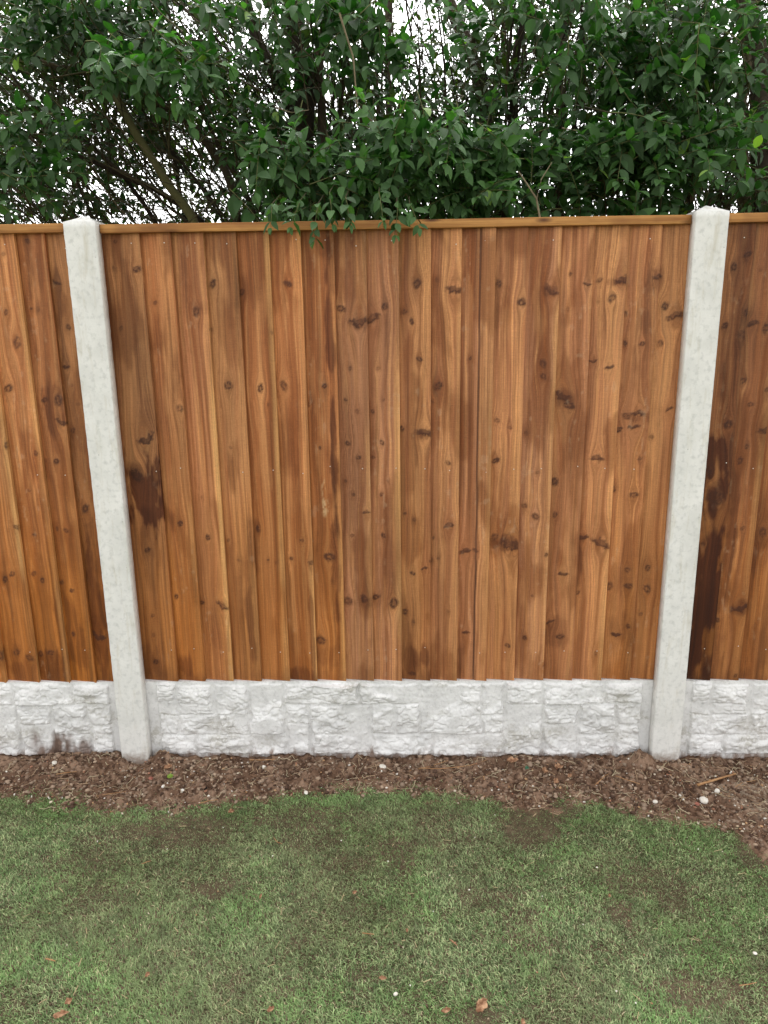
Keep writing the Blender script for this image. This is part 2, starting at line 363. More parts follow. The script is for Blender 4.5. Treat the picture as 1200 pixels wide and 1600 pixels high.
    c = mixc(c, DK, sstep(0.50, 0.66, ring) * 0.36)
    c = mixc(c, DK, sstep(0.54, 0.68, blot) * 0.55)
    c = mixc(c, LT, sstep(0.56, 0.76, blot2) * 0.22)
    # heavier, more orange treatment low on the boards
    wet = sstep(wetz + 0.75, wetz - 0.1, Z + (blot - .5) * .5) * style['wet']
    c = mixc(c, OR * (0.45 + 1.1 * st2[..., None]), wet * 0.8)
    # yellow sapwood along one edge
    if style['sap'] > 0:
        e = x1 - X if style['sapside'] > 0 else X - xe
        wv = 0.014 + 0.016 * fbm(Z * 2.2, seed * 2.3, 77) + (fbm(psi * 120, Z * 3, seed + 80) - .5) * .012
        c = mixc(c, YL, (1 - sstep(wv * 0.35, wv, e)) * style['sap'] * .85 * (0.1 + 0.9 * sstep(.38, .62, fbm(Z * 2.2, seed * 1.0, 90))))
    c = mixc(c, DK * 0.85, halo * 0.55)
    c = c * (1 - np.clip(stn, 0, 1)[..., None] * np.array((0.70, 0.80, 0.84)))
    c = mixc(c, np.array((0.62, 0.42, 0.22)), scar * sstep(.35, .6, fbm(X * 120, Z * 60, 88, 3)))
    c = mixc(c, np.array((0.075, 0.024, 0.011)), np.clip(core * 1.15, 0, 1) * 0.93)
    scuff = sstep(.66, .80, fbm(X * 70 + 3, Z * 34, seed + 71, 4)) * sstep(.50, .68, fbm(X * 9, Z * 3, seed + 73, 2))
    c = mixc(c, np.array((0.60, 0.40, 0.24)), scuff * .22)
    # dark edge line where a board laps its neighbour, darker ragged foot
    foot = (1 - sstep(0.0, 0.05, Z - z0 + (fbm(psi * 60, Z * 10, seed + 5) - .5) * .09)) * style['foot']
    c = mixc(c, DK * 0.6, foot * 0.7)
    c = c * (style['val'] * .92 * (0.90 + 0.20 * r.random()) * (0.72 + 0.56 * fbm(X * 4, Z * 2.2, seed + 2, 3))[..., None])
    Y = 0.029 + (x1 - X) / 0.125 * 0.020
    Y = Y + (fbm(Z * 2.0, seed * 5.5, 4) - .5) * 0.0022 - core * 0.0006 + (st2 - .5) * 0.0005
    if style.get('crack') is not None:
        xc = style['crack'] + (fbm(Z * 3, 3.3, 6) - .5) * 0.012
        dc = np.abs(X - xc)
        wc = 1 - sstep(0.0018, 0.0042, dc)
        c = mixc(c, np.array((0.10, 0.04, 0.022)), wc * 0.85)
        Y = Y + wc * 0.003 - (X > xc) * 0.002
    G = np.stack([psi, Z, np.full_like(X, seed * 3.7)], -1)
    return X, Z, Y, G, c

def make_panel(name, xoff, xr, z0, z1, kn, st, label, dens, group, seed0, styles):
    root = empty('fence_panel', (xoff, 0.04, z0), label, 'fence panel', group)
    kn = [(k[0], k[1], k[2] / 455, k[3]) for k in [(atY(a, b, .048).x, atY(a, b, .048).z, r_, kd) for a, b, r_, kd in kn]] if kn else []
    st = [(atY(a, b, .048).x, atY(a, b, .048).z, rx / 450, rz / 450, v) for a, b, rx, rz, v in st]
    V = []; FQ = []; GR = []; CL = []; sm = []; off = 0
    for i, x1 in enumerate(xr):
        x0 = max(x1 - 0.125, xr[0] - 0.138 if xr is XR else xr[0] - .115)
        X, Z, Y, G, c = board_arrays(x0, x1, z0 + random.uniform(-.0015, .0015), z1, seed0 + i * 3, dens[i], kn, st, styles[i], z0 + 0.25)
        nx, nz = X.shape
        P = np.stack([X, Y, Z], -1).reshape(-1, 3)
        V.append(P); GR.append(G.reshape(-1, 3)); CL.append(c.reshape(-1, 3))
        FQ.append(grid_faces(nx, nz, off)); sm.append(np.ones(len(FQ[-1]), bool))
        # right (thick) edge, bottom, top and back
        th = np.where(X >= x0, 0.003 + (X - x0) / 0.125 * 0.0105, 0.003)
        rim_idx = np.concatenate([np.arange(0, nz) + 0, np.arange(1, nx) * nz + nz - 1, np.arange(nz - 2, -1, -1) + (nx - 1) * nz, np.arange(nx - 2, 0, -1) * nz])
        n = len(rim_idx); b0 = off + nx * nz
        rf = P[rim_idx]; rb = rf + np.stack([np.zeros(n), th.reshape(-1)[rim_idx], np.zeros(n)], 1)
        V.append(np.vstack([rf, rb]))
        e = np.full((n, 1), 1.0)
        cc = c.reshape(-1, 3)[rim_idx]; thick = (rf[:, 0:1] > x1 - 1e-4)
        eg = styles[i]['sap'] * .5; cc = np.where(thick, cc * (1 - eg) + YL * eg * .9, cc * 0.8)
        CL += [cc, cc]; gg = G.reshape(-1, 3)[rim_idx]; GR += [gg, gg + np.array([0.01, 0, 0])]
        k = np.arange(n); k2 = (k + 1) % n
        FQ.append(np.stack([b0 + k2, b0 + k, b0 + n + k, b0 + n + k2], 1)[:, ::-1]); sm.append(np.zeros(n, bool))
        # back quad from the four rim corners
        cidx = [0, nz - 1, nz - 1 + nx - 1, nz - 1 + nx - 1 + nz - 1]
        FQ.append(np.array([[b0 + n + q for q in cidx]])); sm.append(np.zeros(1, bool))
        off += nx * nz + 2 * n
    V = np.vstack(V) - np.array([xoff, 0.04, z0])
    mesh_np('board_panel', V, np.vstack(FQ), WOOD, root, np.concatenate(sm),
            {'wood': ('FLOAT_COLOR', np.vstack(CL)), 'grain': ('FLOAT_VECTOR', np.vstack(GR))})
    root.location.y = 0.052
    return root

def rounded_bar(name, x0, x1, y0, y1, z0, z1, mat, parent, origin, nseg=60, bev=0.003, wob=0.0, seed=0):
    prof = []
    for (cy, cz, a0) in ((y0 + bev, z0 + bev, 180), (y1 - bev, z0 + bev, 270), (y1 - bev, z1 - bev, 0), (y0 + bev, z1 - bev, 90)):
        for k in range(4):
            a = math.radians(a0 + k * 30); prof.append((cy + bev * math.cos(a), cz + bev * math.sin(a)))
    prof = np.array(prof); n = len(prof)
    xs = np.linspace(x0, x1, nseg)
    V = []
    for x in xs:
        dy = (fbm(x * 1.5, 3.3, seed) - .5) * wob; dz = (fbm(x * 2.0, 8.8, seed) - .5) * wob
        V.append(np.column_stack([np.full(n, x), prof[:, 0] + dy, prof[:, 1] + dz]))
    V = np.vstack(V) - np.array(origin)
    Fc = []
    for i in range(nseg - 1):
        k = np.arange(n); k2 = (k + 1) % n
        Fc.append(np.stack([i * n + k, i * n + k2, (i + 1) * n + k2, (i + 1) * n + k], 1)[:, ::-1])
    caps = [np.arange(n)[None, :], ((nseg - 1) * n + np.arange(n))[::-1][None, :]]
    return mesh_np(name, V, [np.vstack(Fc)] + caps, mat, parent, False)

rs = random.Random(5)
def style(**k):
    d = dict(grey=rs.uniform(0, .5), wet=rs.uniform(.1, .4), sap=rs.choice([0, 0, .3, .5]), sapside=1, foot=rs.uniform(0, .6), val=rs.uniform(.92, 1.08))
    d.update(k); return d
stm = [style(grey=.35, sap=0, wet=.7, foot=.5, val=.82), style(sap=.35, val=1.0, wet=.8, foot=.8, grey=.1), style(grey=.45, sap=.8, val=.98, wet=.5, foot=.2), style(grey=.3, sap=.25, wet=.6, foot=.3, val=.95),
       style(grey=0, sap=.6, wet=.55, val=1.05, foot=.3), style(grey=.05, sap=.6, wet=.4, val=1.06, foot=.9), style(grey=.05, sap=.45, sapside=1, wet=.6, val=1.04, foot=.4),
       style(grey=.9, sap=.3, wet=.05, val=.95, foot=.15), style(grey=.85, sap=.55, wet=.1, val=.97, foot=.15), style(grey=.4, sap=.3, sapside=-1, wet=.35, val=.98, foot=.7),
       style(grey=.5, sap=.2, wet=.1, val=1.08, foot=.3), style(grey=.7, sap=.2, wet=.1, val=1.08, foot=.1, crack=0.267), style(grey=.6, sap=.1, sapside=-1, wet=.2, val=1.02, foot=.1),
       style(grey=1.0, sap=.3, wet=.1, val=.98, foot=.1), style(grey=.6, sap=.2, sapside=-1, wet=.2, val=1.04, foot=.1), style(grey=.5, sap=.45, wet=.2, val=1.07, foot=.1),
       style(grey=.4, sap=.1, wet=.45, val=.90, foot=.2), style(grey=.3, sap=.15, wet=.5, val=.92, foot=.2)]
GP = 'closeboard fence panels between concrete posts'
p_main = make_panel('fence_panel', 0.0, XR, 0.286, 1.784, parse(KN_MAIN), parse(ST_MAIN),
    'full brown closeboard panel standing between the two concrete posts under the leafy overhang', [0.0027] * 18, GP, 11, stm)
XL = [-2.69 + 0.1 * k for k in range(15)]
XL = [x for x in XL if x < -1.33] + [atY(0 + 7, 900, .03).x, atY(72, 900, .03).x - 0.02, 0, 0, 0, 0]
XL = [-2.68 + .1 * k for k in range(14)]
# visible left-bay board edges at photo y=900: about 33, 88, 132
L3 = [atY(36, 900, .03).x, atY(86, 900, .03).x, atY(129, 900, .03).x, -0.975]
XL = [-2.69 + .1 * k for k in range(14) if -2.69 + .1 * k < L3[0] - .07] + L3
stl = [style(grey=.05, wet=.9, sap=.5, val=1.05) for _ in XL]
stl[-1] = style(grey=.1, wet=1, sap=0, val=.78); stl[-2] = style(grey=.1, wet=1, sap=.1, val=.92); stl[-3] = style(grey=.1, wet=.9, sap=.55, val=1.1); stl[-4] = style(grey=0, wet=.8, sap=.8, val=1.15)
p_left = make_panel('fence_panel', -1.88, XL, 0.282, 1.786, parse(KN_LEFT), parse(ST_LEFT),
    'orange brown closeboard panel left of the left concrete post, cut by the photo edge', [0.02] * (len(XL) - 5) + [0.0035] * 5, GP, 211, stl)
R3 = [atY(1113, 1050, .03).x, atY(1158, 1050, .03).x, atY(1158, 1050, .03).x + 0.1]
XRR = R3 + [R3[-1] + .1 * k for k in range(1, 18) if R3[-1] + .1 * k < 2.78]
stR = [style(grey=.3, wet=.4, sap=.2, val=.9) for _ in XRR]
stR[0] = style(grey=.2, wet=.8, sap=0, val=.66, foot=1); stR[1] = style(grey=.3, wet=.5, sap=.3, val=.92, foot=.6); stR[2] = style(grey=.2, wet=.6, sap=.2, val=.88, foot=.6)
p_right = make_panel('fence_panel', 1.88, XRR, 0.284, 1.788, parse(KN_RIGHT), parse(ST_RIGHT),
    'dark stained closeboard panel right of the right concrete post, cut by the photo edge', [0.003, 0.003, .0035, .004] + [0.02] * (len(XRR) - 4), GP, 411, stR)
for p, x0, x1, z0, z1 in ((p_main, -0.889, 0.889, 1.779, 1.804), (p_left, -2.79, -0.989, 1.783, 1.809), (p_right, 0.991, 2.79, 1.781, 1.807)):
    rounded_bar('cap_rail', x0, x1, 0.004 + .012, 0.075, z0 + .002, z1 + .002, CAPW, p, (p.location.x, .04, p.location.z), 90, 0.0015, 0.004, int(x0 * 10) + 40)
    for zr in (0.40, 1.02, 1.60):        # back rails the boards are nailed to
        rounded_bar('rail', x0 + .005, x1 - .005, 0.053, 0.075, zr - .02, zr + .02, CAPW, p, (p.location.x, .04, p.location.z), 4, 0.003)
# nails
def nail_mesh():
    V = []; n = 8
    for r_, y in ((0.0019, 0), (0.0017, -0.0007), (0.0008, -0.0010)):
        for k in range(n):
            a = 2 * math.pi * k / n; V.append((r_ * math.cos(a), y, r_ * math.sin(a)))
    Fq = [(i * n + k, i * n + (k + 1) % n, (i + 1) * n + (k + 1) % n, (i + 1) * n + k) for i in range(2) for k in range(n)]
    return V, Fq, [tuple(range(2 * n, 3 * n))]
nm = None
def put_nail(p, x, z, y):
    global nm
    if nm is None:
        V, Fq, cp_ = nail_mesh()
        nm = mesh_np('nail', V, [np.array(Fq), np.array(cp_)], NAIL, p); o = nm
    else:
        o = nm.copy(); col.objects.link(o); o.parent = p
    o.location = (x - p.location.x, y - .04, z - p.location.z)
for p, xr in ((p_main, XR), (p_left, XL[-4:]), (p_right, XRR[:3])):
    for x1 in xr[:-1] if p is p_main else xr:
        for zr in (1.745, 1.04, 0.40):
            if rs.random() < 0.85:
                xx = x1 - rs.uniform(0.012, 0.035)
                put_nail(p, xx, zr + rs.uniform(-.012, .012), 0.029 + (x1 - xx) / .125 * .020 - 0.0009)

# ------------------------------------------------------------------ posts
def make_post(x, z_top, label, seed):
    hw, hd = 0.0495, 0.058
    web = 0.024                                    # half width left at the slots
    # H profile around (x, y); the front flange runs from y=0 to 0.028, slot to 0.088, rear flange to 0.116
    fl = 0.0385; c = 0.002
    prof = [(-hw + .0015 + c, 0.0), (hw - .0015 - c, 0.0), (hw - .0012, c * .6), (hw - .0006, 0.010), (hw, 0.014), (hw, fl), (web, fl + .003), (web, 0.0885), (hw, 0.0915),
            (hw, 0.112), (hw - .007, 0.119), (-hw + .007, 0.119), (-hw, 0.112), (-hw, 0.0915), (-web, 0.0885), (-web, fl + .003), (-hw, fl), (-hw, 0.014), (-hw + .0006, .010), (-hw + .0012, c * .6)]
    prof = [(a, b * 1.0) for a, b in prof]
    prof = np.array(prof); n = len(prof)
    zs = np.concatenate([np.linspace(-0.12, z_top, 120)])
    V = []
    for z in zs:
        e = np.array([(vn(z * 60 + k * 3.3, k * 7.7, seed) - .5) * 0.0010 for k in range(n)])
        if z < z_top - 0.004: q = prof + e[:, None]
        else: q = prof
        V.append(np.column_stack([q[:, 0], q[:, 1], np.full(n, z)]))
    # weathered top: solid block then a low pyramid
    V = np.vstack(V)
    Fq = []
    k = np.arange(n); k2 = (k + 1) % n
    for i in range(len(zs) - 1):
        Fq.append(np.stack([i * n + k, i * n + k2, (i + 1) * n + k2, (i + 1) * n + k], 1))
    base = (len(zs) - 1) * n
    apex = len(V)
    V = np.vstack([V, [[0.0, 0.0595, z_top + 0.023]]])
    tri = np.stack([base + k, base + k2, np.full(n, apex)], 1)
    root = mesh_np('concrete_post', V, [np.vstack(Fq), tri], POST, None, False, loc=(x, 0, 0))
    return tag(root, label, 'fence post', 'concrete fence posts')
make_post(-0.9405, 1.812, 'pale grey concrete post at the left, in front of the twiggy part of the hedge', 1)
make_post(0.9405, 1.812, 'pale concrete post at the right of the photo, faintly green and yellow stained', 2)
for x, z, h in ((-.9425, 1.735, .016), (-.9400, 1.765, .004)):
    pass

# ------------------------------------------------------------------ rock-faced gravel boards
STONES = """253 1070 287 1117;256 1119 287 1150;258 1152 312 1182;290 1072 340 1100;290 1102 341 1117;290 1119 347 1150;348 1071 398 1117;350 1119 398 1150;314 1152 398 1182;
400 1070 452 1147;400 1150 453 1182;455 1070 568 1100;571 1071 659 1100;456 1103 491 1132;456 1135 491 1182;494 1103 586 1182;589 1103 621 1148;624 1103 660 1148;589 1152 682 1182;663 1070 756 1148;758 1070 789 1117;758 1120 789 1148;684 1152 789 1182;
792 1070 848 1100;851 1070 941 1100;943 1070 1001 1099;792 1103 850 1182;853 1103 902 1132;853 1135 905 1182;907 1103 960 1150;963 1103 1000 1132;963 1135 1000 1182;908 1152 960 1182"""
def gravel_mesh():
    W = 0.914; nx, nz = 740, 118
    X, Z = np.meshgrid(np.linspace(-W, W, nx), np.linspace(-0.02, 0.2845, nz), indexing='ij')
    H = np.zeros_like(X); own = np.full(X.shape, -1)
    rects = []
    for r_ in parse(STONES):
        a = (r_[0] - 245) / (1010 - 245) * 1.765 - 0.885 + .003; b = (r_[2] - 245) / (1010 - 245) * 1.765 - 0.885
        zt = (1183 - r_[1]) / (1183 - 1067) * 0.281; zb = (1183 - r_[3]) / (1183 - 1067) * 0.281
        rects.append((a - .001, b + .001, zb - .003, zt + .001))
    rg = np.random.default_rng(21)
    wx = (fbm(X * 30, Z * 30, 71, 3) - .5) * 0.024; wz = (fbm(X * 30, Z * 30, 72, 3) - .5) * 0.016
    for (a, b, c, d) in rects:
        dx = np.minimum(X + wx - a, b - X - wx); dz = np.minimum(Z + wz - c, d - Z - wz)
        e = np.minimum(dx, dz * 1.15)
        up = sstep(-0.0005, 0.0065, e)
        ln = (X - (a + b) / 2) * rg.uniform(-.10, .10) + (Z - (c + d) / 2) * rg.uniform(-.16, .04)
        s_ = int(rg.integers(1, 200))
        # pitched rock face: broken planes
        f1 = fbm(X * 22, Z * 34, s_, 3)
        fac = np.full_like(X, 1e9)
        for k in range(5):
            px = rg.uniform(a, b); pz = rg.uniform(c, d); tx = rg.uniform(-.35, .35); tz = rg.uniform(-.5, .5)
            fac = np.minimum(fac, 0.011 + (X - px) * tx + (Z - pz) * tz)
        h = 0.35 * np.clip(fac, -.014, .03) + 0.009 + (f1 - .5) * 0.018 + np.clip(ln, -.005, .005)
        # chipped scallops
        sc_ = np.abs(fbm(X * 30 + 4, Z * 46, s_ + 7, 2) - .5) * 2
        h = h - (1 - sstep(0.0, 0.22, sc_)) * 0.0035
        h = np.clip(h * 1.1, 0.004, 0.021)
        H = np.where(up > 0, np.maximum(H, up * h), H)
    H = H + (fbm(X * 110, Z * 110, 5, 3) - .5) * 0.0022
    flat = (np.abs(X) > 0.853)
    H = np.where(flat, 0.001 + (fbm(X * 40, Z * 40, 6, 2) - .5) * .0006, H)
    top = Z > 0.2815
    H = np.where(top, np.minimum(H, 0.006), H)
    return X, Z, H
GX, GZ, GH = gravel_mesh()
def make_gravel(x, z, label, splash=None):
    nx, nz = GX.shape
    P = np.stack([GX, 0.042 - GH, GZ], -1).reshape(-1, 3)
    Fq = [grid_faces(nx, nz)]
    # top, bottom and back
    it = np.arange(nx) * nz + nz - 1
    A = P[it]; B = A.copy(); B[:, 1] = 0.080
    o = len(P); P = np.vstack([P, A, B])
    k = np.arange(nx - 1)
    Fq.append(np.stack([o + k, o + k + 1, o + nx + k + 1, o + nx + k], 1))
    W = GX.max(); o2 = len(P)
    P = np.vstack([P, [[-W, .042, -.02], [W, .042, -.02], [W, .08, -.02], [-W, .08, -.02], [-W, .042, .2845], [W, .042, .2845], [W, .08, .2845], [-W, .08, .2845]]])
    Fq.append(np.array([[o2 + 3, o2 + 2, o2 + 6, o2 + 7][::-1], [o2, o2 + 4, o2 + 7, o2 + 3][::-1], [o2 + 1, o2 + 2, o2 + 6, o2 + 5][::-1], [o2, o2 + 1, o2 + 2, o2 + 3][::-1]]))
    sp_ = np.zeros(len(P))
    if splash:
        wx = P[:, 0] + x
        nse = fbm(P[:, 0] * 38, P[:, 2] * 14, 31, 4)
        for (sx, rx, hz, st_) in splash:
            d = np.abs(wx - sx) / rx
            m = (1 - sstep(0.5, 1.1, d)) * (1 - sstep(0.2, 1.0, (P[:, 2]) / hz + (nse - .5) * 1.6))
            sp_ = np.maximum(sp_, m * st_)
    sm = np.ones(sum(len(f) for f in Fq), bool); sm[(nx - 1) * (nz - 1):] = False
    ob = mesh_np('gravel_board', P, [np.vstack(Fq)], GRAV, None, sm, {'relief': ('FLOAT', np.concatenate([GH.ravel(), np.zeros(len(P) - nx * nz)])), 'splash': ('FLOAT', sp_)}, loc=(x, 0, z))
    return tag(ob, label, 'gravel board', 'rock-faced concrete gravel boards under the panels')
make_gravel(0.0, 0.0, 'white rock-faced concrete gravel board under the middle panel, between both posts')
make_gravel(-1.881, -0.001, 'white rock-faced gravel board left of the left post, muddy at its lower left', [(-1.25, 0.09, 0.085, .95), (-1.14, .05, .06, .8)])
make_gravel(1.883, -0.002, 'white rock-faced gravel board right of the right post')

# ------------------------------------------------------------------ ground
SB = [(-300, 1228), (0, 1240), (60, 1240), (130, 1250), (200, 1253), (250, 1257), (300, 1257), (350, 1250), (420, 1238), (480, 1230), (560, 1228), (640, 1230), (700, 1232), (750, 1240), (790, 1256), (850, 1260), (880, 1240), (930, 1245), (1000, 1268), (1060, 1275), (1120, 1280), (1160, 1300), (1190, 1335), (1230, 1365), (1500, 1380)]
SBW = [atZ(a, b, 0.0) for a, b in SB]
sbx = np.array([p.x for p in SBW]); sby = np.array([p.y for p in SBW])
def edge_y(x): return np.interp(x, sbx, sby)
def lawn_mask(x, y):                     # >0 lawn (metres inside the lawn)
    return edge_y(x) - y + (fbm(x * 22, y * 22, 12, 3) - .5) * 0.10 + (fbm(x * 95, y * 95, 13, 2) - .5) * 0.05
PATCH = """830 1270 75 45 1;325 1385 45 22 .9;250 1292 120 30 .85;480 1275 120 22 .6;700 1270 60 22 .4;970 1425 28 36 .7;1100 1545 70 40 .8;745 1585 45 22 .8;700 1305 60 20 .3;1060 1400 60 30 .5;130 1560 60 24 .3;760 1400 60 24 .45;480 1310 60 24 .45;1180 1330 30 40 .8;1000 1370 70 28 .4;15 1560 30 30 .4;150 1395 60 24 .3;950 1480 70 20 .3;560 1520 30 18 .3"""
PW = []
for a, b, rx, ry, v in parse(PATCH):
    c0 = atZ(a, b, 0); c1 = atZ(a + rx, b, 0); c2 = atZ(a, b + ry, 0)
    PW.append((c0.x, c0.y, abs(c1.x - c0.x), abs(c2.y - c0.y), v))
def bare(x, y):
    m = np.zeros_like(x)
    n = (fbm(x * 18, y * 18, 44, 4) - .5) * 1.5
    for (cx, cy, rx, ry, v) in PW:
        d = np.sqrt(((x - cx) / rx) ** 2 + ((y - cy) / ry) ** 2) + n
        m = np.maximum(m, (1 - sstep(0.35, 1.25, d)) * v)
    m = np.maximum(m, sstep(.60, .80, fbm(x * 7, y * 7, 45, 4)) * .5)
    return m
def gz(x, y):                            # ground height
    lm = lawn_mask(x, y)
    base = -0.012 + 0.012 * (fbm(x * 3, y * 3, 50, 3) - .5)
    s = 1 - sstep(-0.03, 0.03, lm)       # soil
    z = base + s * (0.004 + 0.030 * (fbm(x * 14, y * 14, 51, 4) - .5) + 0.026 * (fbm(x * 55, y * 55, 52, 3) - .5) + 0.008 * (fbm(x * 150, y * 150, 58, 2) - .5))
    # little heaps against the posts and the board
    for (hx, hy, hr, hh) in ((-0.845, 0.0, .035, .030), (-0.79, -.01, .04, .014), (0.855, -.005, .038, .038), (0.80, 0.0, .04, .016), (-1.05, .0, .05, .018), (-1.2, .0, .09, .025), (1.01, -.005, .05, .006), (0.45, .02, .03, .012), (-.02, .02, .3, -.004)):
        z = z + hh * np.exp(-((x - hx) ** 2 + (y - hy) ** 2) / (hr * hr)) * (0.6 + .8 * fbm(x * 60, y * 60, 53, 3))
    z = z - 0.006 * sstep(0.4, 1.0, x)   # ground falls slightly to the right
    return z
def sheet(name, x0, x1, y0, y1, pitch, colf, zf, mat, label, cat, kind):
    ny = int((y1 - y0) / pitch) + 1; ex = 1.3      # finely cut across the middle, coarser out to both sides
    xs = np.concatenate([np.linspace(x0 - ex, x0, 50)[:-1], np.linspace(x0, x1, int((x1 - x0) / pitch) + 1), np.linspace(x1, x1 + ex, 50)[1:]]); nx = len(xs)
    X, Y = np.meshgrid(xs, np.linspace(y0, y1, ny), indexing='ij')
    Z = zf(X, Y)
    C = colf(X, Y)
    ob = mesh_np(name, np.stack([X, Y, Z], -1).reshape(-1, 3), grid_faces(nx, ny), mat, None, True, {'tint': ('FLOAT_COLOR', C.reshape(-1, 3))})
    return tag(ob, label, cat, None, kind)
def soilcol(x, y):
    a = fbm(x * 22, y * 22, 61, 4); b = fbm(x * 90, y * 90, 62, 3)
    c = mixc(np.broadcast_to(np.array((0.155, 0.092, 0.060)), x.shape + (3,)), np.array((0.29, 0.19, 0.13)), sstep(.38, .7, a))
    c = mixc(c, np.array((0.060, 0.032, 0.020)), sstep(.50, .68, b) * .85)
    sand = sstep(0.0, 0.10, x + 0.5 * y - 0.93) * sstep(.3, .6, b) * (y < -0.12)
    c = mixc(c, np.array((0.40, 0.32, 0.24)), sand * .7)
    lm = lawn_mask(x, y)
    return mixc(c, np.array((0.085, 0.075, 0.045)), sstep(0, 0.05, lm) * .7)
sheet('soil', -1.6, 1.6, -0.60, 0.14, 0.0045, soilcol, lambda x, y: gz(x, y), SOIL, 'bare brown soil strip along the fence foot', 'soil', 'structure')
sheet('lawn_ground', -1.6, 1.6, -1.75, -0.6, 0.012, soilcol, lambda x, y: gz(x, y), SOIL, 'earth under the lawn', 'ground', 'structure')
gm = NT('earth_ground'); o_ = gm.obj()
gm.pbr(gm.mix(gm.ramp(gm.noise(o_, 3, 6), .4, .65), (0.10, 0.075, 0.045, 1), (0.07, 0.11, 0.04, 1)), 0.95)
gs = 120.0
tag(mesh_np('ground', [(-gs, -gs, -.05), (gs, -gs, -.05), (gs, gs, -.05), (-gs, gs, -.05)], np.array([[0, 1, 2, 3]]), gm.m), 'garden ground around the fence', 'ground', None, 'structure')

# grass
def grass_blades(N, x0, x1, y0, y1, hs_, ws_, seed):
    r = np.random.default_rng(seed)
    x = r.uniform(x0, x1, N); y = r.uniform(y0, y1, N)
    lm = lawn_mask(x, y); b = bare(x, y)
    keep = (r.random(N) < sstep(-0.05, 0.07, lm)) & (r.random(N) > b * 0.66)
    x, y, lm, b = x[keep], y[keep], lm[keep], b[keep]; n = len(x)
    z = gz(x, y)
    tuft = fbm(x * 45, y * 45, 81, 3)
    h = hs_ * r.uniform(.55, 1.35, n) * (0.6 + .9 * tuft) * (1 - .45 * b) * (0.55 + .45 * sstep(0, .06, lm)); wd = ws_ * r.uniform(.6, 1.3, n)
    flow = fbm(x * 4, y * 4, 82, 3) * 6.0
    th = np.where(r.random(n) < 0.5, flow + r.normal(0, .9, n), r.uniform(0, 2 * np.pi, n)); lean = r.uniform(.25, 1.5, n)
    d = np.stack([np.cos(th), np.sin(th)], 1); s = np.stack([-np.sin(th + r.normal(0, .5, n)), np.cos(th)], 1)
    V = np.zeros((n, 5, 3))
    base = np.stack([x, y, z - .001], 1)
    def pt(f, side, hw):
        p = base.copy()
        p[:, :2] += d * (h * lean * f * f)[:, None] + s * (wd * hw * side)[:, None]
        p[:, 2] += h * f * np.cos(np.clip(lean * f * .75, 0, 1.35)); return p
    V[:, 0] = pt(0, -1, .5); V[:, 1] = pt(0, 1, .5); V[:, 2] = pt(.55, -1, .45); V[:, 3] = pt(.55, 1, .45); V[:, 4] = pt(1, 0, 0)
    o = np.arange(n)[:, None] * 5
    quads = o + np.array([[0, 1, 3, 2]]); tris = o + np.array([[2, 3, 4]])
    g1 = np.array((0.090, 0.160, 0.055)); g2 = np.array((0.60, 0.70, 0.36)); g3 = np.array((0.20, 0.37, 0.11)); st = np.array((0.68, 0.60, 0.38)); br = np.array((0.22, 0.145, 0.10)); ol = np.array((0.25, 0.29, 0.14))
    c = g1[None] * (1 - r.random(n))[:, None]; t_ = r.random(n) ** 1.6; c = mixc(np.broadcast_to(g1, (n, 3)), g2, t_)
    c = mixc(c, g3 * (.45 + 1.2 * r.random(n))[:, None], sstep(.42, .72, fbm(x * 7, y * 7, 83, 4)) * .5)
    c = mixc(c, ol * (.5 + r.random(n))[:, None], sstep(.42, .70, fbm(x * 5 + 9, y * 5, 84, 4)) * .6)
    q = r.random(n); c = np.where((q < .022)[:, None], st[None], c); c = np.where(((q > .04) & (q < .13 + b * .4))[:, None], br[None], c)
    c = mixc(c, ol * .8, b * .45)
    c = mixc(c, g3 * (.4 + 1.1 * r.random(n))[:, None], (1 - sstep(0.0, 0.10, np.abs(lm - .05))) * .35)
    c = c * (.62 + .76 * fbm(x * 38, y * 38, 87, 3))[:, None]
    return V.reshape(-1, 3), quads, tris, np.repeat(c, 5, 0)
VV, Q, T, C = [], [], [], []; off = 0
for args in ((270000, -1.38, 1.38, -0.75, -0.05, 0.0088, 0.0020, 1), (180000, -1.15, 1.15, -1.30, -0.75, 0.0098, 0.0020, 2), (14000, -1.6, -1.15, -1.3, -0.75, 0.011, .003, 3), (14000, 1.15, 1.6, -1.3, -0.75, .011, .003, 4), (36000, -2.9, -1.38, -1.75, -.05, .012, .0045, 5), (36000, 1.38, 2.9, -1.75, -.05, .012, .0045, 6), (40000, -1.38, 1.38, -1.75, -1.3, .011, .003, 7)):
    v, q, t, c = grass_blades(*args)
    VV.append(v); Q.append(q + off); T.append(t + off); C.append(c); off += len(v)
tag(mesh_np('grass', np.vstack(VV), [np.vstack(Q), np.vstack(T)], GRASS, None, False, {'tint': ('FLOAT_COLOR', np.vstack(C))}), 'short patchy green turf with brown thin spots in front of the soil strip', 'lawn', None, 'stuff')

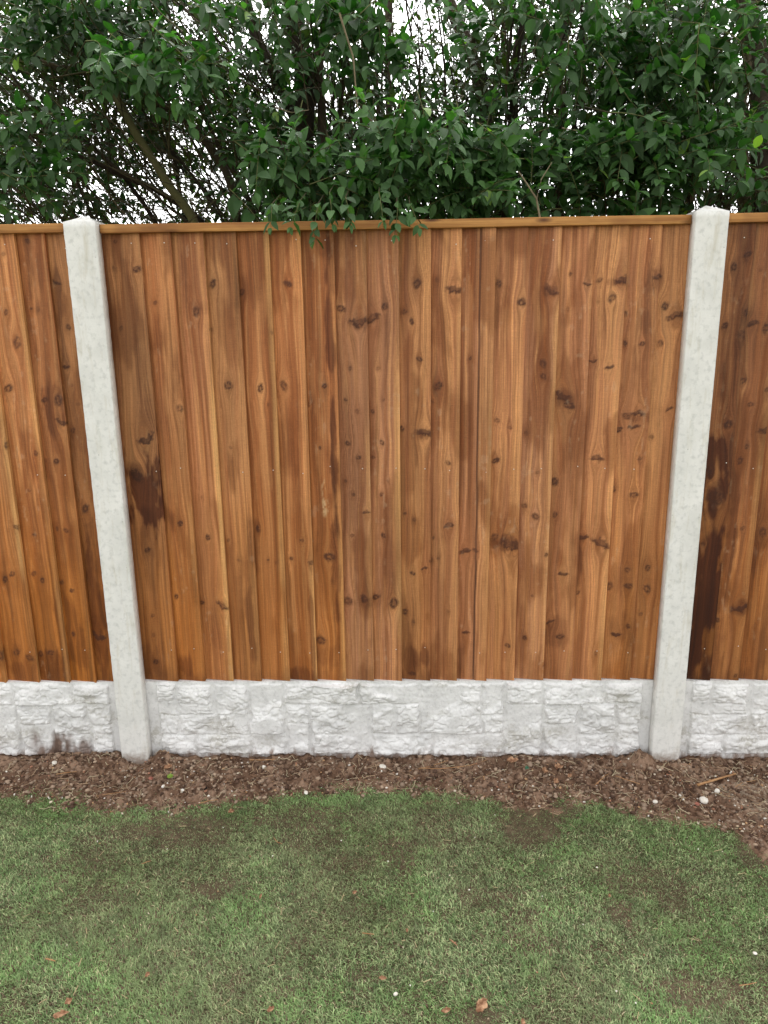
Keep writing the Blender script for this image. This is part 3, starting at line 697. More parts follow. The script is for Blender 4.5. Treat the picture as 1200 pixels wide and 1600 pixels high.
# uncountable crumbs of soil, grit and plant litter
def rocks(n, xs, ys, sizes, cols, seed, flat=.7, jit=.28, lift=.25):
    r = np.random.default_rng(seed)
    ico = np.array([(0, 0, 1), (.894, 0, .447), (.276, .851, .447), (-.724, .526, .447), (-.724, -.526, .447), (.276, -.851, .447), (.724, .526, -.447), (-.276, .851, -.447), (-.894, 0, -.447), (-.276, -.851, -.447), (.724, -.526, -.447), (0, 0, -1)])
    tf = np.array([(0, 1, 2), (0, 2, 3), (0, 3, 4), (0, 4, 5), (0, 5, 1), (1, 6, 2), (2, 7, 3), (3, 8, 4), (4, 9, 5), (5, 10, 1), (2, 6, 7), (3, 7, 8), (4, 8, 9), (5, 9, 10), (1, 10, 6), (11, 7, 6), (11, 8, 7), (11, 9, 8), (11, 10, 9), (11, 6, 10)])
    P = ico[None] * (1 + r.uniform(-jit, jit, (n, 12, 1))) * r.uniform(.6, 1.2, (n, 1, 3)) * np.array([1, 1, flat])
    a = r.uniform(0, 6.28, n); ca, sa = np.cos(a)[:, None], np.sin(a)[:, None]
    X = P[..., 0] * ca - P[..., 1] * sa; Y = P[..., 0] * sa + P[..., 1] * ca
    P = np.stack([X, Y, P[..., 2]], -1) * sizes[:, None, None]
    z = gz(xs, ys) + sizes * lift
    P += np.stack([xs, ys, z], -1)[:, None]
    Fc = (np.arange(n)[:, None, None] * 12 + tf[None]).reshape(-1, 3)
    return P.reshape(-1, 3), Fc, np.repeat(cols, 12, 0)
def soil_pts(n, r, extra=0.0):
    x = r.uniform(-1.4, 1.4, n * 3); y = r.uniform(-0.45, 0.02, n * 3)
    k = lawn_mask(x, y) < extra; return x[k][:n], y[k][:n]
r = np.random.default_rng(91)
x, y = soil_pts(15000, r, .015); s = 0.0011 + 0.0085 * r.random(len(x)) ** 6
pal = np.array([(0.17, .105, .070), (0.25, .17, .12), (.09, .052, .035), (.34, .25, .18)])
v, f, c = rocks(len(x), x, y, s, pal[r.integers(0, 4, len(x))] * r.uniform(.7, 1.2, (len(x), 1)), 92)
tag(mesh_np('soil_crumbs', v, f, BITS, None, False, {'tint': ('FLOAT_COLOR', c)}), 'loose crumbs and clods of brown earth on the soil strip', 'soil crumbs', None, 'stuff')
x, y = soil_pts(1900, r, .03); x2 = r.uniform(-1.3, 1.3, 130); y2 = r.uniform(-1.2, -.2, 130); x3 = r.uniform(.85, 1.35, 420); y3 = r.uniform(-.42, -.06, 420); k = (x3 + .5 * y3 > .86); x3, y3 = x3[k], y3[k]
x = np.concatenate([x, x2, x3]); y = np.concatenate([y, y2, y3]); s = 0.0011 + 0.0048 * r.random(len(x)) ** 4
s[len(x) - len(x3) - len(x2):len(x) - len(x3)] = r.uniform(.0012, .003, len(x2))
pal = np.array([(0.62, .54, .42), (.45, .34, .23), (.78, .74, .66), (.38, .19, .12), (.46, .28, .15)])
v, f, c = rocks(len(x), x, y, s, pal[r.integers(0, 5, len(x))] * r.uniform(.8, 1.1, (len(x), 1)), 93, lift=.5)
v[:, 2] += np.where(lawn_mask(v[:, 0], v[:, 1]) > .02, .008, 0)
tag(mesh_np('grit', v, f, BITS, None, False, {'tint': ('FLOAT_COLOR', c)}), 'pale grit and fine stone chips scattered over soil and lawn edge', 'grit', None, 'stuff')

# ------------------------------------------------------------------ tubes
def tubes(paths, ns=6):
    """paths: list of (pts (k,3), radii (k,), colour)"""
    V, Fq, C = [], [], []; off = 0
    ang = np.arange(ns) * 2 * np.pi / ns
    for pts, rad, colr in paths:
        pts = np.asarray(pts, float); k = len(pts)
        rad = np.asarray(rad, float)
        t = np.gradient(pts, axis=0); t /= np.linalg.norm(t, axis=1)[:, None] + 1e-9
        ref = np.where(np.abs(t[:, 2:3]) > .9, np.array([[1., 0, 0]]), np.array([[0, 0, 1.]]))
        a = np.cross(t, ref); a /= np.linalg.norm(a, axis=1)[:, None] + 1e-9
        b = np.cross(t, a)
        P = pts[:, None] + rad[:, None, None] * (a[:, None] * np.cos(ang)[None, :, None] + b[:, None] * np.sin(ang)[None, :, None])
        V.append(P.reshape(-1, 3)); C.append(np.broadcast_to(np.asarray(colr, float), (k * ns, 3)))
        i, j = np.meshgrid(np.arange(k - 1), np.arange(ns), indexing='ij')
        q = np.stack([i * ns + j, i * ns + (j + 1) % ns, (i + 1) * ns + (j + 1) % ns, (i + 1) * ns + j], -1).reshape(-1, 4)
        Fq.append(q + off); off += k * ns
    return np.vstack(V), np.vstack(Fq), np.vstack(C)

# plant litter on the soil (fine rootlets and stalks): stuff
r = np.random.default_rng(97); pp = []
x, y = soil_pts(900, r, .03)
for i in range(len(x)):
    L = r.uniform(.01, .05); a = r.uniform(0, 6.28); pts = []
    for k in range(4):
        px = x[i] + math.cos(a) * L * k / 3; py = min(y[i] + math.sin(a) * L * k / 3, .02); a += r.normal(0, .25)
        pts.append((px, py, float(gz(np.array(px), np.array(py))) + .003 + r.uniform(0, .004)))
    cc = [(0.42, .30, .19), (.25, .15, .09), (.50, .42, .28)][r.integers(0, 3)]
    pp.append((pts, np.full(4, r.uniform(.0005, .0013)), cc))
for i in range(120):
    px0, py0 = r.uniform(-1.2, 1.2), r.uniform(-1.15, -.3); L = r.uniform(.008, .028); a = r.uniform(0, 6.28)
    pts = [(px0 + math.cos(a) * L * k / 2, py0 + math.sin(a) * L * k / 2, float(gz(np.array(px0), np.array(py0))) + .010) for k in range(3)]
    pp.append((pts, np.full(3, r.uniform(.0006, .0012)), (0.48, .38, .22)))
v, f, c = tubes(pp, 4)
tag(mesh_np('plant_litter', v, f, BITS, None, False, {'tint': ('FLOAT_COLOR', c)}), 'fine dry stalks and rootlets strewn over the soil and turf', 'plant litter', None, 'stuff')

# individual bits that can be pointed at
def pebble(px, py, size, mat, name, label, cat, group=None, flat=.7, up=.004, seed=0):
    p = atZ(px, py, 0.0)
    import bmesh
    bm = bmesh.new(); bmesh.ops.create_icosphere(bm, subdivisions=3, radius=1)
    rr_ = random.Random(seed + int(px)); e = [rr_.uniform(.75, 1.25), rr_.uniform(.7, 1.0), flat * rr_.uniform(.8, 1.1)]
    for v_ in bm.verts:
        n_ = 1 + 0.35 * (float(fbm(v_.co.x * 1.4 + seed, v_.co.y * 1.4 + v_.co.z * 1.7, 5 + seed, 3)) - .5)
        v_.co = Vector((v_.co.x * e[0] * size * n_, v_.co.y * e[1] * size * n_, v_.co.z * e[2] * size * n_))
    me = bpy.data.meshes.new(name); bm.to_mesh(me); bm.free(); me.materials.append(mat)
    for pl in me.polygons: pl.use_smooth = True
    o = bpy.data.objects.new(name, me); col.objects.link(o)
    o.location = (p.x, p.y, float(gz(np.array(p.x), np.array(p.y))) + up); o.rotation_euler = (0.2, 0, rr_.uniform(0, 6))
    return tag(o, label, cat, group)
GS = 'small pale stones lying on the soil'
pebble(1100, 1246, .0135, WSTONE, 'stone', 'largest white stone on the soil, right of the right post', 'stone', GS, .8, .008, 1)
pebble(1121, 1231, .0095, WSTONE, 'stone', 'round white stone just behind the largest white stone', 'stone', GS, .8, .006, 2)
pebble(1090, 1251, .009, BRICK, 'brick_chip', 'pinkish brown chip against the left side of the largest white stone', 'stone', None, .6, .004, 3)
pebble(255, 1230, .0072, WSTONE, 'stone', 'round white pebble near the grass edge, below the left post', 'stone', GS, .8, .004, 4)
pebble(285, 1234, .0062, WSTONE, 'stone', 'cream pebble right of the round white pebble below the left post', 'stone', GS, .8, .004, 5)
pebble(326, 1243, .0055, WSTONE, 'stone', 'small bright pebble beside the dark flint at the grass edge', 'stone', GS, .8, .004, 6)
pebble(86, 1199, .0095, WSTONE, 'stone', 'flat cream stone on the soil left of the left post', 'stone', GS, .5, .004, 7)
pebble(236, 1217, .0085, BRICK, 'brick_chip', 'small pink red brick chip on the soil below the left post', 'stone', None, .6, .005, 8)
pebble(598, 1197, .012, WSTONE, 'stone', 'flat tan stone on the soil under the middle of the gravel board', 'stone', GS, .45, .004, 9)
pebble(412, 1195, .0085, WSTONE, 'stone', 'grey white stone near the stick end under the left half of the gravel board', 'stone', GS, .8, .004, 10)
pebble(478, 1236, .0085, WSTONE, 'stone', 'oval cream stone on the grass edge left of the middle', 'stone', GS, .6, .006, 11)
pebble(1024, 1251, .0085, WSTONE, 'stone', 'cream stone at the grass edge below the right post', 'stone', GS, .6, .004, 12)
pebble(618, 1553, .0048, WSTONE, 'stone', 'tiny white stone on the grass near the bottom centre', 'stone', GS, .9, .012, 13)
pebble(1180, 1487, .0048, WSTONE, 'stone', 'tiny white stone on the grass near the right edge', 'stone', GS, .8, .012, 14)
pebble(320, 1231, .0085, BITS, 'flint', 'dark flint chip at the grass edge right of the left post', 'stone', None, .5, .004, 15)
def bent_leaf(px, py, L, W, rot, mat, name, label, cat, group=None, up=.006, curl=.5, tilt=0.2, seed=0):
    p = atZ(px, py, 0.0); r_ = np.random.default_rng(seed + 500)
    nx, ny = 17, 9
    u, v_ = np.meshgrid(np.linspace(0, 1, nx), np.linspace(-1, 1, ny), indexing='ij')
    wd = np.sin(np.pi * np.clip(u, 0.02, .98) ** .8) ** .8 * W / 2 * (1 + 1.3 * (fbm(u * 13, np.sign(v_) * 3.3 + 9, seed + 3, 2) - .5) * np.abs(v_))
    X = (u - .5) * L; Y = v_ * wd; Z = curl * (v_ ** 2) * wd + curl * .4 * L * (u - .5) ** 2 + (fbm(u * 6, v_ * 2.5, seed + 9, 3) - .5) * .75 * W
    P = np.stack([X, Y, Z], -1).reshape(-1, 3)
    o = mesh_np(name, P, grid_faces(nx, ny), mat, None, True)
    md = o.modifiers.new('thickness', 'SOLIDIFY'); md.thickness = 0.0006
    o.location = (p.x, p.y, float(gz(np.array(p.x), np.array(p.y))) + up); o.rotation_euler = (tilt, r_.uniform(-.2, .2), rot)
    return tag(o, label, cat, group)
GL = 'dead leaves fallen on the soil and lawn'
for k, (a) in enumerate([(850, 1206, .034, .018, 1.4, 'upright folded brown leaf on the soil, left of the orange leaf near the right post'),
    (873, 1200, .034, .022, .4, 'pale tan curled leaf topmost of the leaf cluster left of the right post'),
    (868, 1221, .024, .016, 1.2, 'orange tan leaf at the bottom of the leaf cluster left of the right post'),
    (801, 1193, .040, .026, .2, 'pinkish brown leaf against the gravel board foot, right of the middle'),
    (96, 1586, .036, .013, .1, 'twisted pale pink dead leaf on the grass at the bottom left'),
    (107, 1566, .020, .012, 1.0, 'small yellow brown leaf above the twisted leaf at the bottom left'),
    (752, 1573, .040, .022, .8, 'large crumpled brown leaf on the grass at the bottom, right of the middle'),
    (697, 1579, .022, .010, .2, 'small tan leaf left of the large crumpled brown leaf on the grass'),
    (423, 1578, .020, .012, .9, 'rusty leaf on the grass near the bottom edge, left of the middle'),
    (708, 1475, .026, .008, 2.4, 'narrow brown leaf on the grass right of the white chips'),
    (598, 1530, .018, .009, 0.0, 'flat tan leaf on the grass above the tiny white stone'),
    (361, 1269, .022, .013, .9, 'pinkish dead leaf on the thin grass below the left half of the panel'),
    (263, 1200, .028, .018, .3, 'dusky red leaf on the soil heap right of the left post'),
    (554, 1396, .014, .007, .7, 'tiny tan leaf on the grass just above the middle of the lawn'),
    (230, 1523, .016, .008, 1.2, 'cream leaf on the grass in the lower left of the lawn'),
    (817, 1598, .018, .009, 1.3, 'orange leaf on the bottom edge of the lawn'),
    (952, 1400, .009, .007, 1.3, 'bright orange leaf scrap on the lawn in the right half'),
    (636, 1455, .014, .006, 1.5, 'thin orange brown leaf on the grass near the lawn centre'),
    (407, 1402, .017, .006, 1.5, 'pale brown narrow leaf on the grass, left part of the lawn'),
    (890, 1212, .020, .012, .9, 'small brown leaf right of the leaf cluster beside the right post')]):
    bent_leaf(*a[:5], DLEAF, 'dead_leaf', a[5], 'leaf', GL, 0.014 if a[1] > 1280 else .014, .6, random.uniform(.1, .7), k)
mt = NT('yellow_green_leaf'); mt.pbr((0.22, 0.33, 0.05, 1), .6); bent_leaf(266, 1212, .020, .016, .5, mt.m, 'green_leaf', 'single lime green leaf on the soil right of the left post', 'leaf', None, .008, .6, .3, 40)
mt = NT('teal_scrap'); mt.pbr((0.06, 0.17, 0.10, 1), .5); bent_leaf(823, 1202, .020, .014, 1.0, mt.m, 'green_leaf', 'dark blue green leaf on the soil left of the leaf cluster', 'leaf', None, .008, .6, .3, 41)
def stick(pts, rad, mat, name, label, cat, group=None, ns=7, z=.007):
    P = []
    for (a, b) in pts:
        q = atZ(a, b, 0.0); P.append((q.x, q.y, float(gz(np.array(q.x), np.array(q.y))) + z))
    P = np.array(P); zz = np.linspace(P[0, 2], P[-1, 2], len(P)) + .002; P[:, 2] = np.maximum(zz, P[:, 2] * .5 + zz * .5)
    P = np.vstack([P[0] + (P[0] - P[1]) * .002, P, P[-1] + (P[-1] - P[-2]) * .002])
    rr_ = np.concatenate([[rad * .3], np.linspace(rad, rad * .7, len(pts)), [rad * .2]])
    v, f, c = tubes([(P, rr_, (.4, .3, .2))], ns)
    n = len(P); caps = [np.arange(ns)[None, :], (np.arange(ns) + (n - 1) * ns)[::-1][None, :]]
    o = mesh_np(name, v, [f] + caps, mat, None, False, {'tint': ('FLOAT_COLOR', np.vstack([c]))})
    return tag(o, label, cat, group)
GT = 'dry sticks lying on the soil'
stick([(1090, 1224), (1115, 1216), (1150, 1205)], .0048, SPLINT, 'wood_splinter', 'thick orange brown wood splinter on the soil right of the right post', 'stick', GT, 5, .008)
for k, (pts, rr_, lb) in enumerate([([(390, 1186), (410, 1187), (430, 1186)], .0024, 'straight tan stick at the foot of the gravel board, left half'),
    ([(640, 1200), (670, 1196), (700, 1187)], .0016, 'thin curved stalk on the soil right of the middle'),
    ([(655, 1200), (690, 1201), (735, 1196), (760, 1188)], .0014, 'long thin stalk lying below the curved stalk on the soil'),
    ([(962, 1211), (980, 1217), (1000, 1223)], .0016, 'pale slanting stalk left of the right post foot'),
    ([(930, 1226), (945, 1211), (952, 1206)], .0016, 'short dark stalk crossing the soil left of the pale slanting stalk'),
    ([(88, 1212), (103, 1209), (120, 1207)], .0020, 'short tan twig left of the left post on the soil'),
    ([(150, 1243), (170, 1241), (197, 1239)], .0013, 'thin twig along the grass edge below the left post'),
    ([(310, 1255), (325, 1252), (340, 1251)], .0015, 'short straw twig at the grass edge below the flint'),
    ([(1180, 1217), (1160, 1221), (1140, 1231)], .0012, 'fine stalk right of the wood splinter'),
    ([(566, 1462), (576, 1463), (585, 1464)], .0014, 'short white straw on the grass just under the white chips'),
    ([(72, 1501), (80, 1503), (87, 1505)], .0022, 'short white wood chip on the grass, lower left'),
    ([(1155, 1541), (1170, 1539), (1182, 1536)], .0013, 'pale straw on the grass near the right edge'),
    ([(222, 1353), (229, 1350), (236, 1348)], .0013, 'yellow straw scrap on the upper left of the lawn'),
    ([(428, 1312), (434, 1319), (441, 1321)], .0013, 'bent pale straw on the lawn, upper middle')]):
    stick(pts, rr_, SPLINT, 'twig', lb, 'stick', GT, 5, .016 if pts[0][1] > 1280 else .007)

# ------------------------------------------------------------------ hedge
def leaf_batch(pos, dirv, nrm, L, W, tint, curl):
    """vectorised folded privet leaves; pos base point, dirv midrib direction, nrm upper side"""
    n = len(pos)
    dirv = dirv / np.linalg.norm(dirv, axis=1)[:, None]
    side = np.cross(dirv, nrm); side /= np.linalg.norm(side, axis=1)[:, None] + 1e-9
    up = np.cross(side, dirv)
    us = np.array([0.0, 0.16, 0.42, 0.72, 1.0]); wp = np.array([0.06, .72, 1.0, .66, 0.0])
    V = np.zeros((n, 15, 3))
    for i in range(5):
        u = us[i]
        c = pos + dirv * (L * (u * .92 + .08))[:, None] - up * (curl * L * u * u)[:, None]
        hw = (W * .5 * wp[i])[:, None]
        V[:, i * 3 + 1] = c
        V[:, i * 3] = c - side * hw + up * hw * .38
        V[:, i * 3 + 2] = c + side * hw + up * hw * .38
    q = []
    for i in range(4):
        a = i * 3
        q += [(a, a + 1, a + 4, a + 3), (a + 1, a + 2, a + 5, a + 4)]
    q = np.array(q)
    Fq = (np.arange(n)[:, None, None] * 15 + q[None]).reshape(-1, 4)
    return V.reshape(-1, 3), Fq[:, ::-1], np.repeat(tint, 15, 0)
hr = np.random.default_rng(33)
XC = np.arange(0, 1300, 100); YC = np.array([0, 80, 160, 240, 320])
DM = np.array([[1, 1, .9, .9, .9, .85, .55, .2, .7, .9, .95, .65, .5], [1, .95, .9, .8, .85, .8, .5, .22, .75, .95, .95, .75, .65],
               [1, .9, .85, .9, .8, .75, .8, .75, .85, .75, .9, .7, .6], [.95, .8, .65, .8, 1, .95, .95, .95, .9, .95, .95, .6, .4], [.95, .7, .5, .65, 1, 1, 1, .9, .9, .9, .9, .6, .5]])
def dens(P):
    d = P - np.array(CAM); z = d @ np.array(F); u = 600 + FPX * (d @ np.array(R)) / z; v = 800 - FPX * (d @ np.array(U)) / z
    fx = np.clip(u / 100, 0, 11.999); fy = np.clip(v / 80, 0, 3.999); i = fx.astype(int); j = fy.astype(int); a = fx - i; b = fy - j
    return (DM[j, i] * (1 - a) + DM[j, i + 1] * a) * (1 - b) + (DM[j + 1, i] * (1 - a) + DM[j + 1, i + 1] * a) * b
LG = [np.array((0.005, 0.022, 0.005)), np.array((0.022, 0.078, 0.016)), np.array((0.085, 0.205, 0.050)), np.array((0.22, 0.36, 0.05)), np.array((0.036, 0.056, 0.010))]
def spray(p0, d0, L, lsize, droop, sh, bright=0.0, bare_part=0.1, rad=.0022, keep=1.0, colr=(0.12, .085, .045), hang=False):
    """one leafy shoot: a curved twig with opposite leaf pairs; appended to shrub sh"""
    n = max(5, int(L / .03)); p = np.array(p0, float); d = np.array(d0, float); d /= np.linalg.norm(d)
    P = [p.copy()]; D = [d.copy()]; st = L / (n - 1)
    for i in range(n - 1):
        d = d + np.array([0, 0, -droop * st]) + hr.normal(0, .07, 3); d /= np.linalg.norm(d)
        p = p + d * st; P.append(p.copy()); D.append(d.copy())
    P = np.array(P); D = np.array(D)
    if not hang and ((P[:, 1] < .14) & (P[:, 2] < 1.83)).any(): return P
    sh['tw'].append((P, np.linspace(rad, rad * .35, n), colr))
    s = bare_part * L; ph = hr.uniform(0, 6.28); k = 0
    while s < L:
        f = s / L * (n - 1); i = min(int(f), n - 2); a = f - i
        q = P[i] * (1 - a) + P[i + 1] * a; t = D[i]
        if hr.random() < keep:
            rf = np.array([0, 0, 1.]) if abs(t[2]) < .9 else np.array([1., 0, 0])
            e1 = np.cross(t, rf); e1 /= np.linalg.norm(e1); e2 = np.cross(e1, t)
            ang = ph + (k % 2) * 1.57 + hr.normal(0, .3)
            o = e1 * math.cos(ang) + e2 * math.sin(ang)
            szf = (0.65 + .45 * math.sin(min(1, s / L + .25) * 2.6))
            for sg in (1, -1):
                dv = o * sg * .85 + t * .55 + np.array([0, -.05, -.25]) + hr.normal(0, .16, 3)
                sh['L'].append((q, dv, hr.normal(0, .32, 3) + np.array([0, -.35, .85]), lsize * szf * hr.uniform(.75, 1.2), bright + hr.normal(0, .24)))
        s += lsize * hr.uniform(.42, .62); k += 1
    for _ in range(2):
        sh['L'].append((P[-1], D[-1] + hr.normal(0, .3, 3), hr.normal(0, .2, 3) + np.array([0, -.3, .9]), lsize * .6, bright + .25))
    return P

SH = []
def shrub(x, label):
    sh = dict(x=x, label=label, st=[], tw=[], L=[]); SH.append(sh); return sh
s_names = [(-1.95, 'dark leafy hedge shrub at the far left edge behind the left fence panel'),
           (-1.15, 'twiggy hedge shrub behind the left concrete post with long bare slanting branches'),
           (-0.35, 'hedge shrub with thick dark forked trunk behind the left half of the middle panel'),
           (0.25, 'hedge shrub with bright leaf sprays hanging over the fence top, open to the sky above'),
           (0.85, 'dense leafy hedge shrub with upright stems just left of the right concrete post'),
           (1.55, 'hedge shrub with thick upright trunk at the right edge behind the right post')]
for a in s_names: shrub(*a)
def near(x): return min(SH, key=lambda s: abs(s['x'] - x))
BR = [(0.05, .04, .024), (.035, .028, .018), (.07, .062, .03), (.09, .07, .04)]
def stem_px(sh, pts, w0, w1, Y0, Y1, colr, wig=.004):
    """stem through photo positions, tapered, depth from Y0 to Y1; prolonged down to the ground"""
    P = [np.array(atY(a, b, Y0 + (Y1 - Y0) * k / (len(pts) - 1))) for k, (a, b) in enumerate(pts)]
    if P[0][2] > 1.2 and P[0][2] < 2.1:
        gx = sh['x'] * .6 + P[0][0] * .4
        P = [np.array([gx, Y0 + .1, -.05]), np.array([gx * .6 + P[0][0] * .4, Y0 + .08, .8])] + P
        w = [w0 * 1.25, w0 * 1.12]
    else: w = []
    P = np.array(P); wr = np.array(w + list(np.linspace(w0, w1, len(pts)))) / 2 / 430
    # resample smoothly
    t = np.concatenate([[0], np.cumsum(np.linalg.norm(np.diff(P, axis=0), axis=1))]); tt = np.arange(0, t[-1], .045)
    Q = np.column_stack([np.interp(tt, t, P[:, k]) for k in range(3)])
    for _ in range(3): Q[1:-1] = (Q[:-2] + Q[1:-1] * 2 + Q[2:]) / 4
    Q += np.column_stack([(fbm(tt * 9, k * 3.3 + sh['x'] * 7 + P[0][0] * 5, 7) - .5) * wig * 2.5 for k in range(3)])
    rd = np.interp(tt, t, wr) * (1 + .25 * (fbm(tt * 14, P[0][0] * 9, 3) - .5))
    sh['st'].append((Q, rd, colr)); return Q
LB, MB, RB = SH[1], SH[2], SH[5]
moss = (0.10, .095, .038); dark = (0.030, .022, .015); mid = (0.06, .047, .028); pale = (0.26, .21, .12)
for sh, pts, w0, w1, Y0, Y1, c in [
    (SH[1], [(312, 350), (268, 298), (214, 212), (170, 130), (140, 60), (120, -60)], 15, 9, .55, .6, moss),
    (SH[1], [(372, 352), (365, 285), (305, 195), (215, 140), (120, 108), (20, 92), (-90, 60)], 15, 8, .62, .8, mid),
    (SH[1], [(330, 352), (250, 300), (150, 255), (60, 215), (-60, 170)], 10, 6, .7, .8, dark),
    (SH[1], [(250, 352), (190, 270), (110, 200), (20, 130)], 8, 5, .8, .9, dark),
    (SH[1], [(292, 352), (262, 200), (238, 100), (190, -20)], 8, 5, .95, .95, mid),
    (SH[2], [(405, 352), (380, 290), (340, 230), (290, 110), (250, -20)], 10, 6, .75, .8, mid),
    (SH[2], [(480, 352), (474, 260), (470, 190), (482, 120), (458, 30), (440, -80)], 42, 28, .6, .75, dark),
    (SH[2], [(470, 352), (470, 200), (430, 115), (395, 50), (370, -60)], 22, 16, .66, .8, dark),
    (SH[2], [(500, 352), (505, 210), (497, 90), (520, -40)], 16, 12, .7, .7, (0.09, .065, .045)),
    (SH[2], [(525, 352), (530, 180), (545, 60), (560, -40)], 9, 6, .8, .9, mid),
    (SH[3], [(568, 352), (560, 230), (572, 120), (560, -40)], 12, 8, .9, 1.0, mid),
    (SH[3], [(790, 352), (765, 250), (750, 115), (728, 65), (688, -30)], 24, 20, .8, .9, (.08, .062, .045)),
    (SH[3], [(620, 352), (608, 240), (606, 100), (612, -40)], 14, 9, 1.1, 1.1, (.09, .07, .05)),
    (SH[3], [(745, 352), (752, 200), (785, 100), (792, -40)], 12, 8, 1.0, 1.0, mid),
    (SH[3], [(775, 352), (790, 290), (800, 200), (805, 80), (842, -40)], 20, 10, .7, .8, dark),
    (SH[4], [(870, 352), (880, 230), (872, 90), (900, -40)], 18, 12, .8, .9, (.07, .058, .04)),
    (SH[4], [(905, 352), (895, 200), (915, 80), (905, -40)], 10, 7, .9, .9, dark),
    (SH[4], [(985, 352), (990, 200), (975, 90), (1000, -40)], 13, 9, .9, .9, dark),
    (SH[4], [(1070, 352), (1084, 270), (1090, 190), (1080, 80), (1085, -40)], 14, 10, .6, .7, (.15, .12, .07)),
    (SH[5], [(1150, 352), (1120, 290), (1080, 230)], 9, 4, .6, .7, mid),
    (SH[5], [(1166, 352), (1160, 250), (1150, 190), (1170, 100), (1180, -40)], 22, 16, .6, .8, (.11, .09, .055)),
    (SH[5], [(1200, 352), (1186, 200), (1192, 100), (1160, 20), (1150, -60)], 38, 30, .7, .8, (.06, .048, .034)),
    (SH[5], [(1240, 352), (1250, 200), (1225, 60), (1215, -60)], 26, 20, .9, .9, dark)]:
    stem_px(sh, pts, w0, w1, Y0, Y1, c)
# random thin stems with side shoots fill each shrub
def grow(x, Y, lean, H, rad, sh, nsh, lf, tint, twl=(.25, .65)):
    p = np.array([x - lean * .9 + hr.normal(0, .05), Y, -.03]); d = np.array([lean * .5, hr.normal(0, .05), 1.0]); pts = [p.copy()]
    n = int(H / .09)
    for i in range(n):
        want = np.array([lean * (0.4 + 1.2 * i / n), 0.0, 1.0])
        d = d * .75 + want * .25 + hr.normal(0, .09, 3) * np.array([1, .6, .3]); d /= np.linalg.norm(d); p = p + d * .09; pts.append(p.copy())
    pts = np.array(pts); sh['st'].append((pts, np.linspace(rad, rad * .45, len(pts)), BR[hr.integers(0, 4)]))
    for k in range(nsh):
        i = hr.integers(int(len(pts) * .42), len(pts)); q = pts[i]
        dd = np.array([lean * 1.2 + hr.normal(0, .65), hr.normal(-.15, .45), hr.uniform(-.1, 1.1)])
        dn = float(dens(q[None])[0])
        if hr.random() > dn + .35: continue
        spray(q, dd, hr.uniform(*twl), hr.uniform(.034, .048), hr.uniform(0.3, 1.6), sh, tint, .25, .0018, keep=lf * dn, colr=BR[hr.integers(0, 4)])
for x in np.arange(-2.3, 2.35, .085):
    for Y in (.75, 1.1, 1.5):
        xx = x + hr.uniform(-.06, .06); lean = (-.75 if xx < -.35 else -.12) * hr.uniform(.5, 1.2) + hr.normal(0, .10)
        if xx > 0.6: lean = hr.normal(.03, .12)
        tw = .62 if xx < -.45 else .9
        grow(xx - lean * .9, Y + hr.uniform(-.15, .15), lean, 3.3, hr.uniform(.0035, .009), near(xx), 15, tw, -.15)
# bare criss-cross twigs
for k in range(620):
    u, v = hr.uniform(-60, 1260), hr.uniform(-40, 350); Y = hr.uniform(.35, 1.5); p = np.array(atY(u, v, Y))
    left = u < 420
    d = np.array([-.9 + hr.normal(0, .35), hr.normal(0, .3), .8 + hr.normal(0, .4)]) if left else np.array([hr.normal(0, .5), hr.normal(0, .3), 1.0])
    L = hr.uniform(.25, .7); n = 8; P = [p - d / np.linalg.norm(d) * L * .5]; dd = d / np.linalg.norm(d)
    for i in range(n): dd = dd + hr.normal(0, .09, 3); dd /= np.linalg.norm(dd); P.append(P[-1] + dd * L / n)
    near(p[0])['tw'].append((np.array(P), np.linspace(.0024, .0009, n + 1) * hr.uniform(.6, 1.4), BR[hr.integers(0, 4)]))
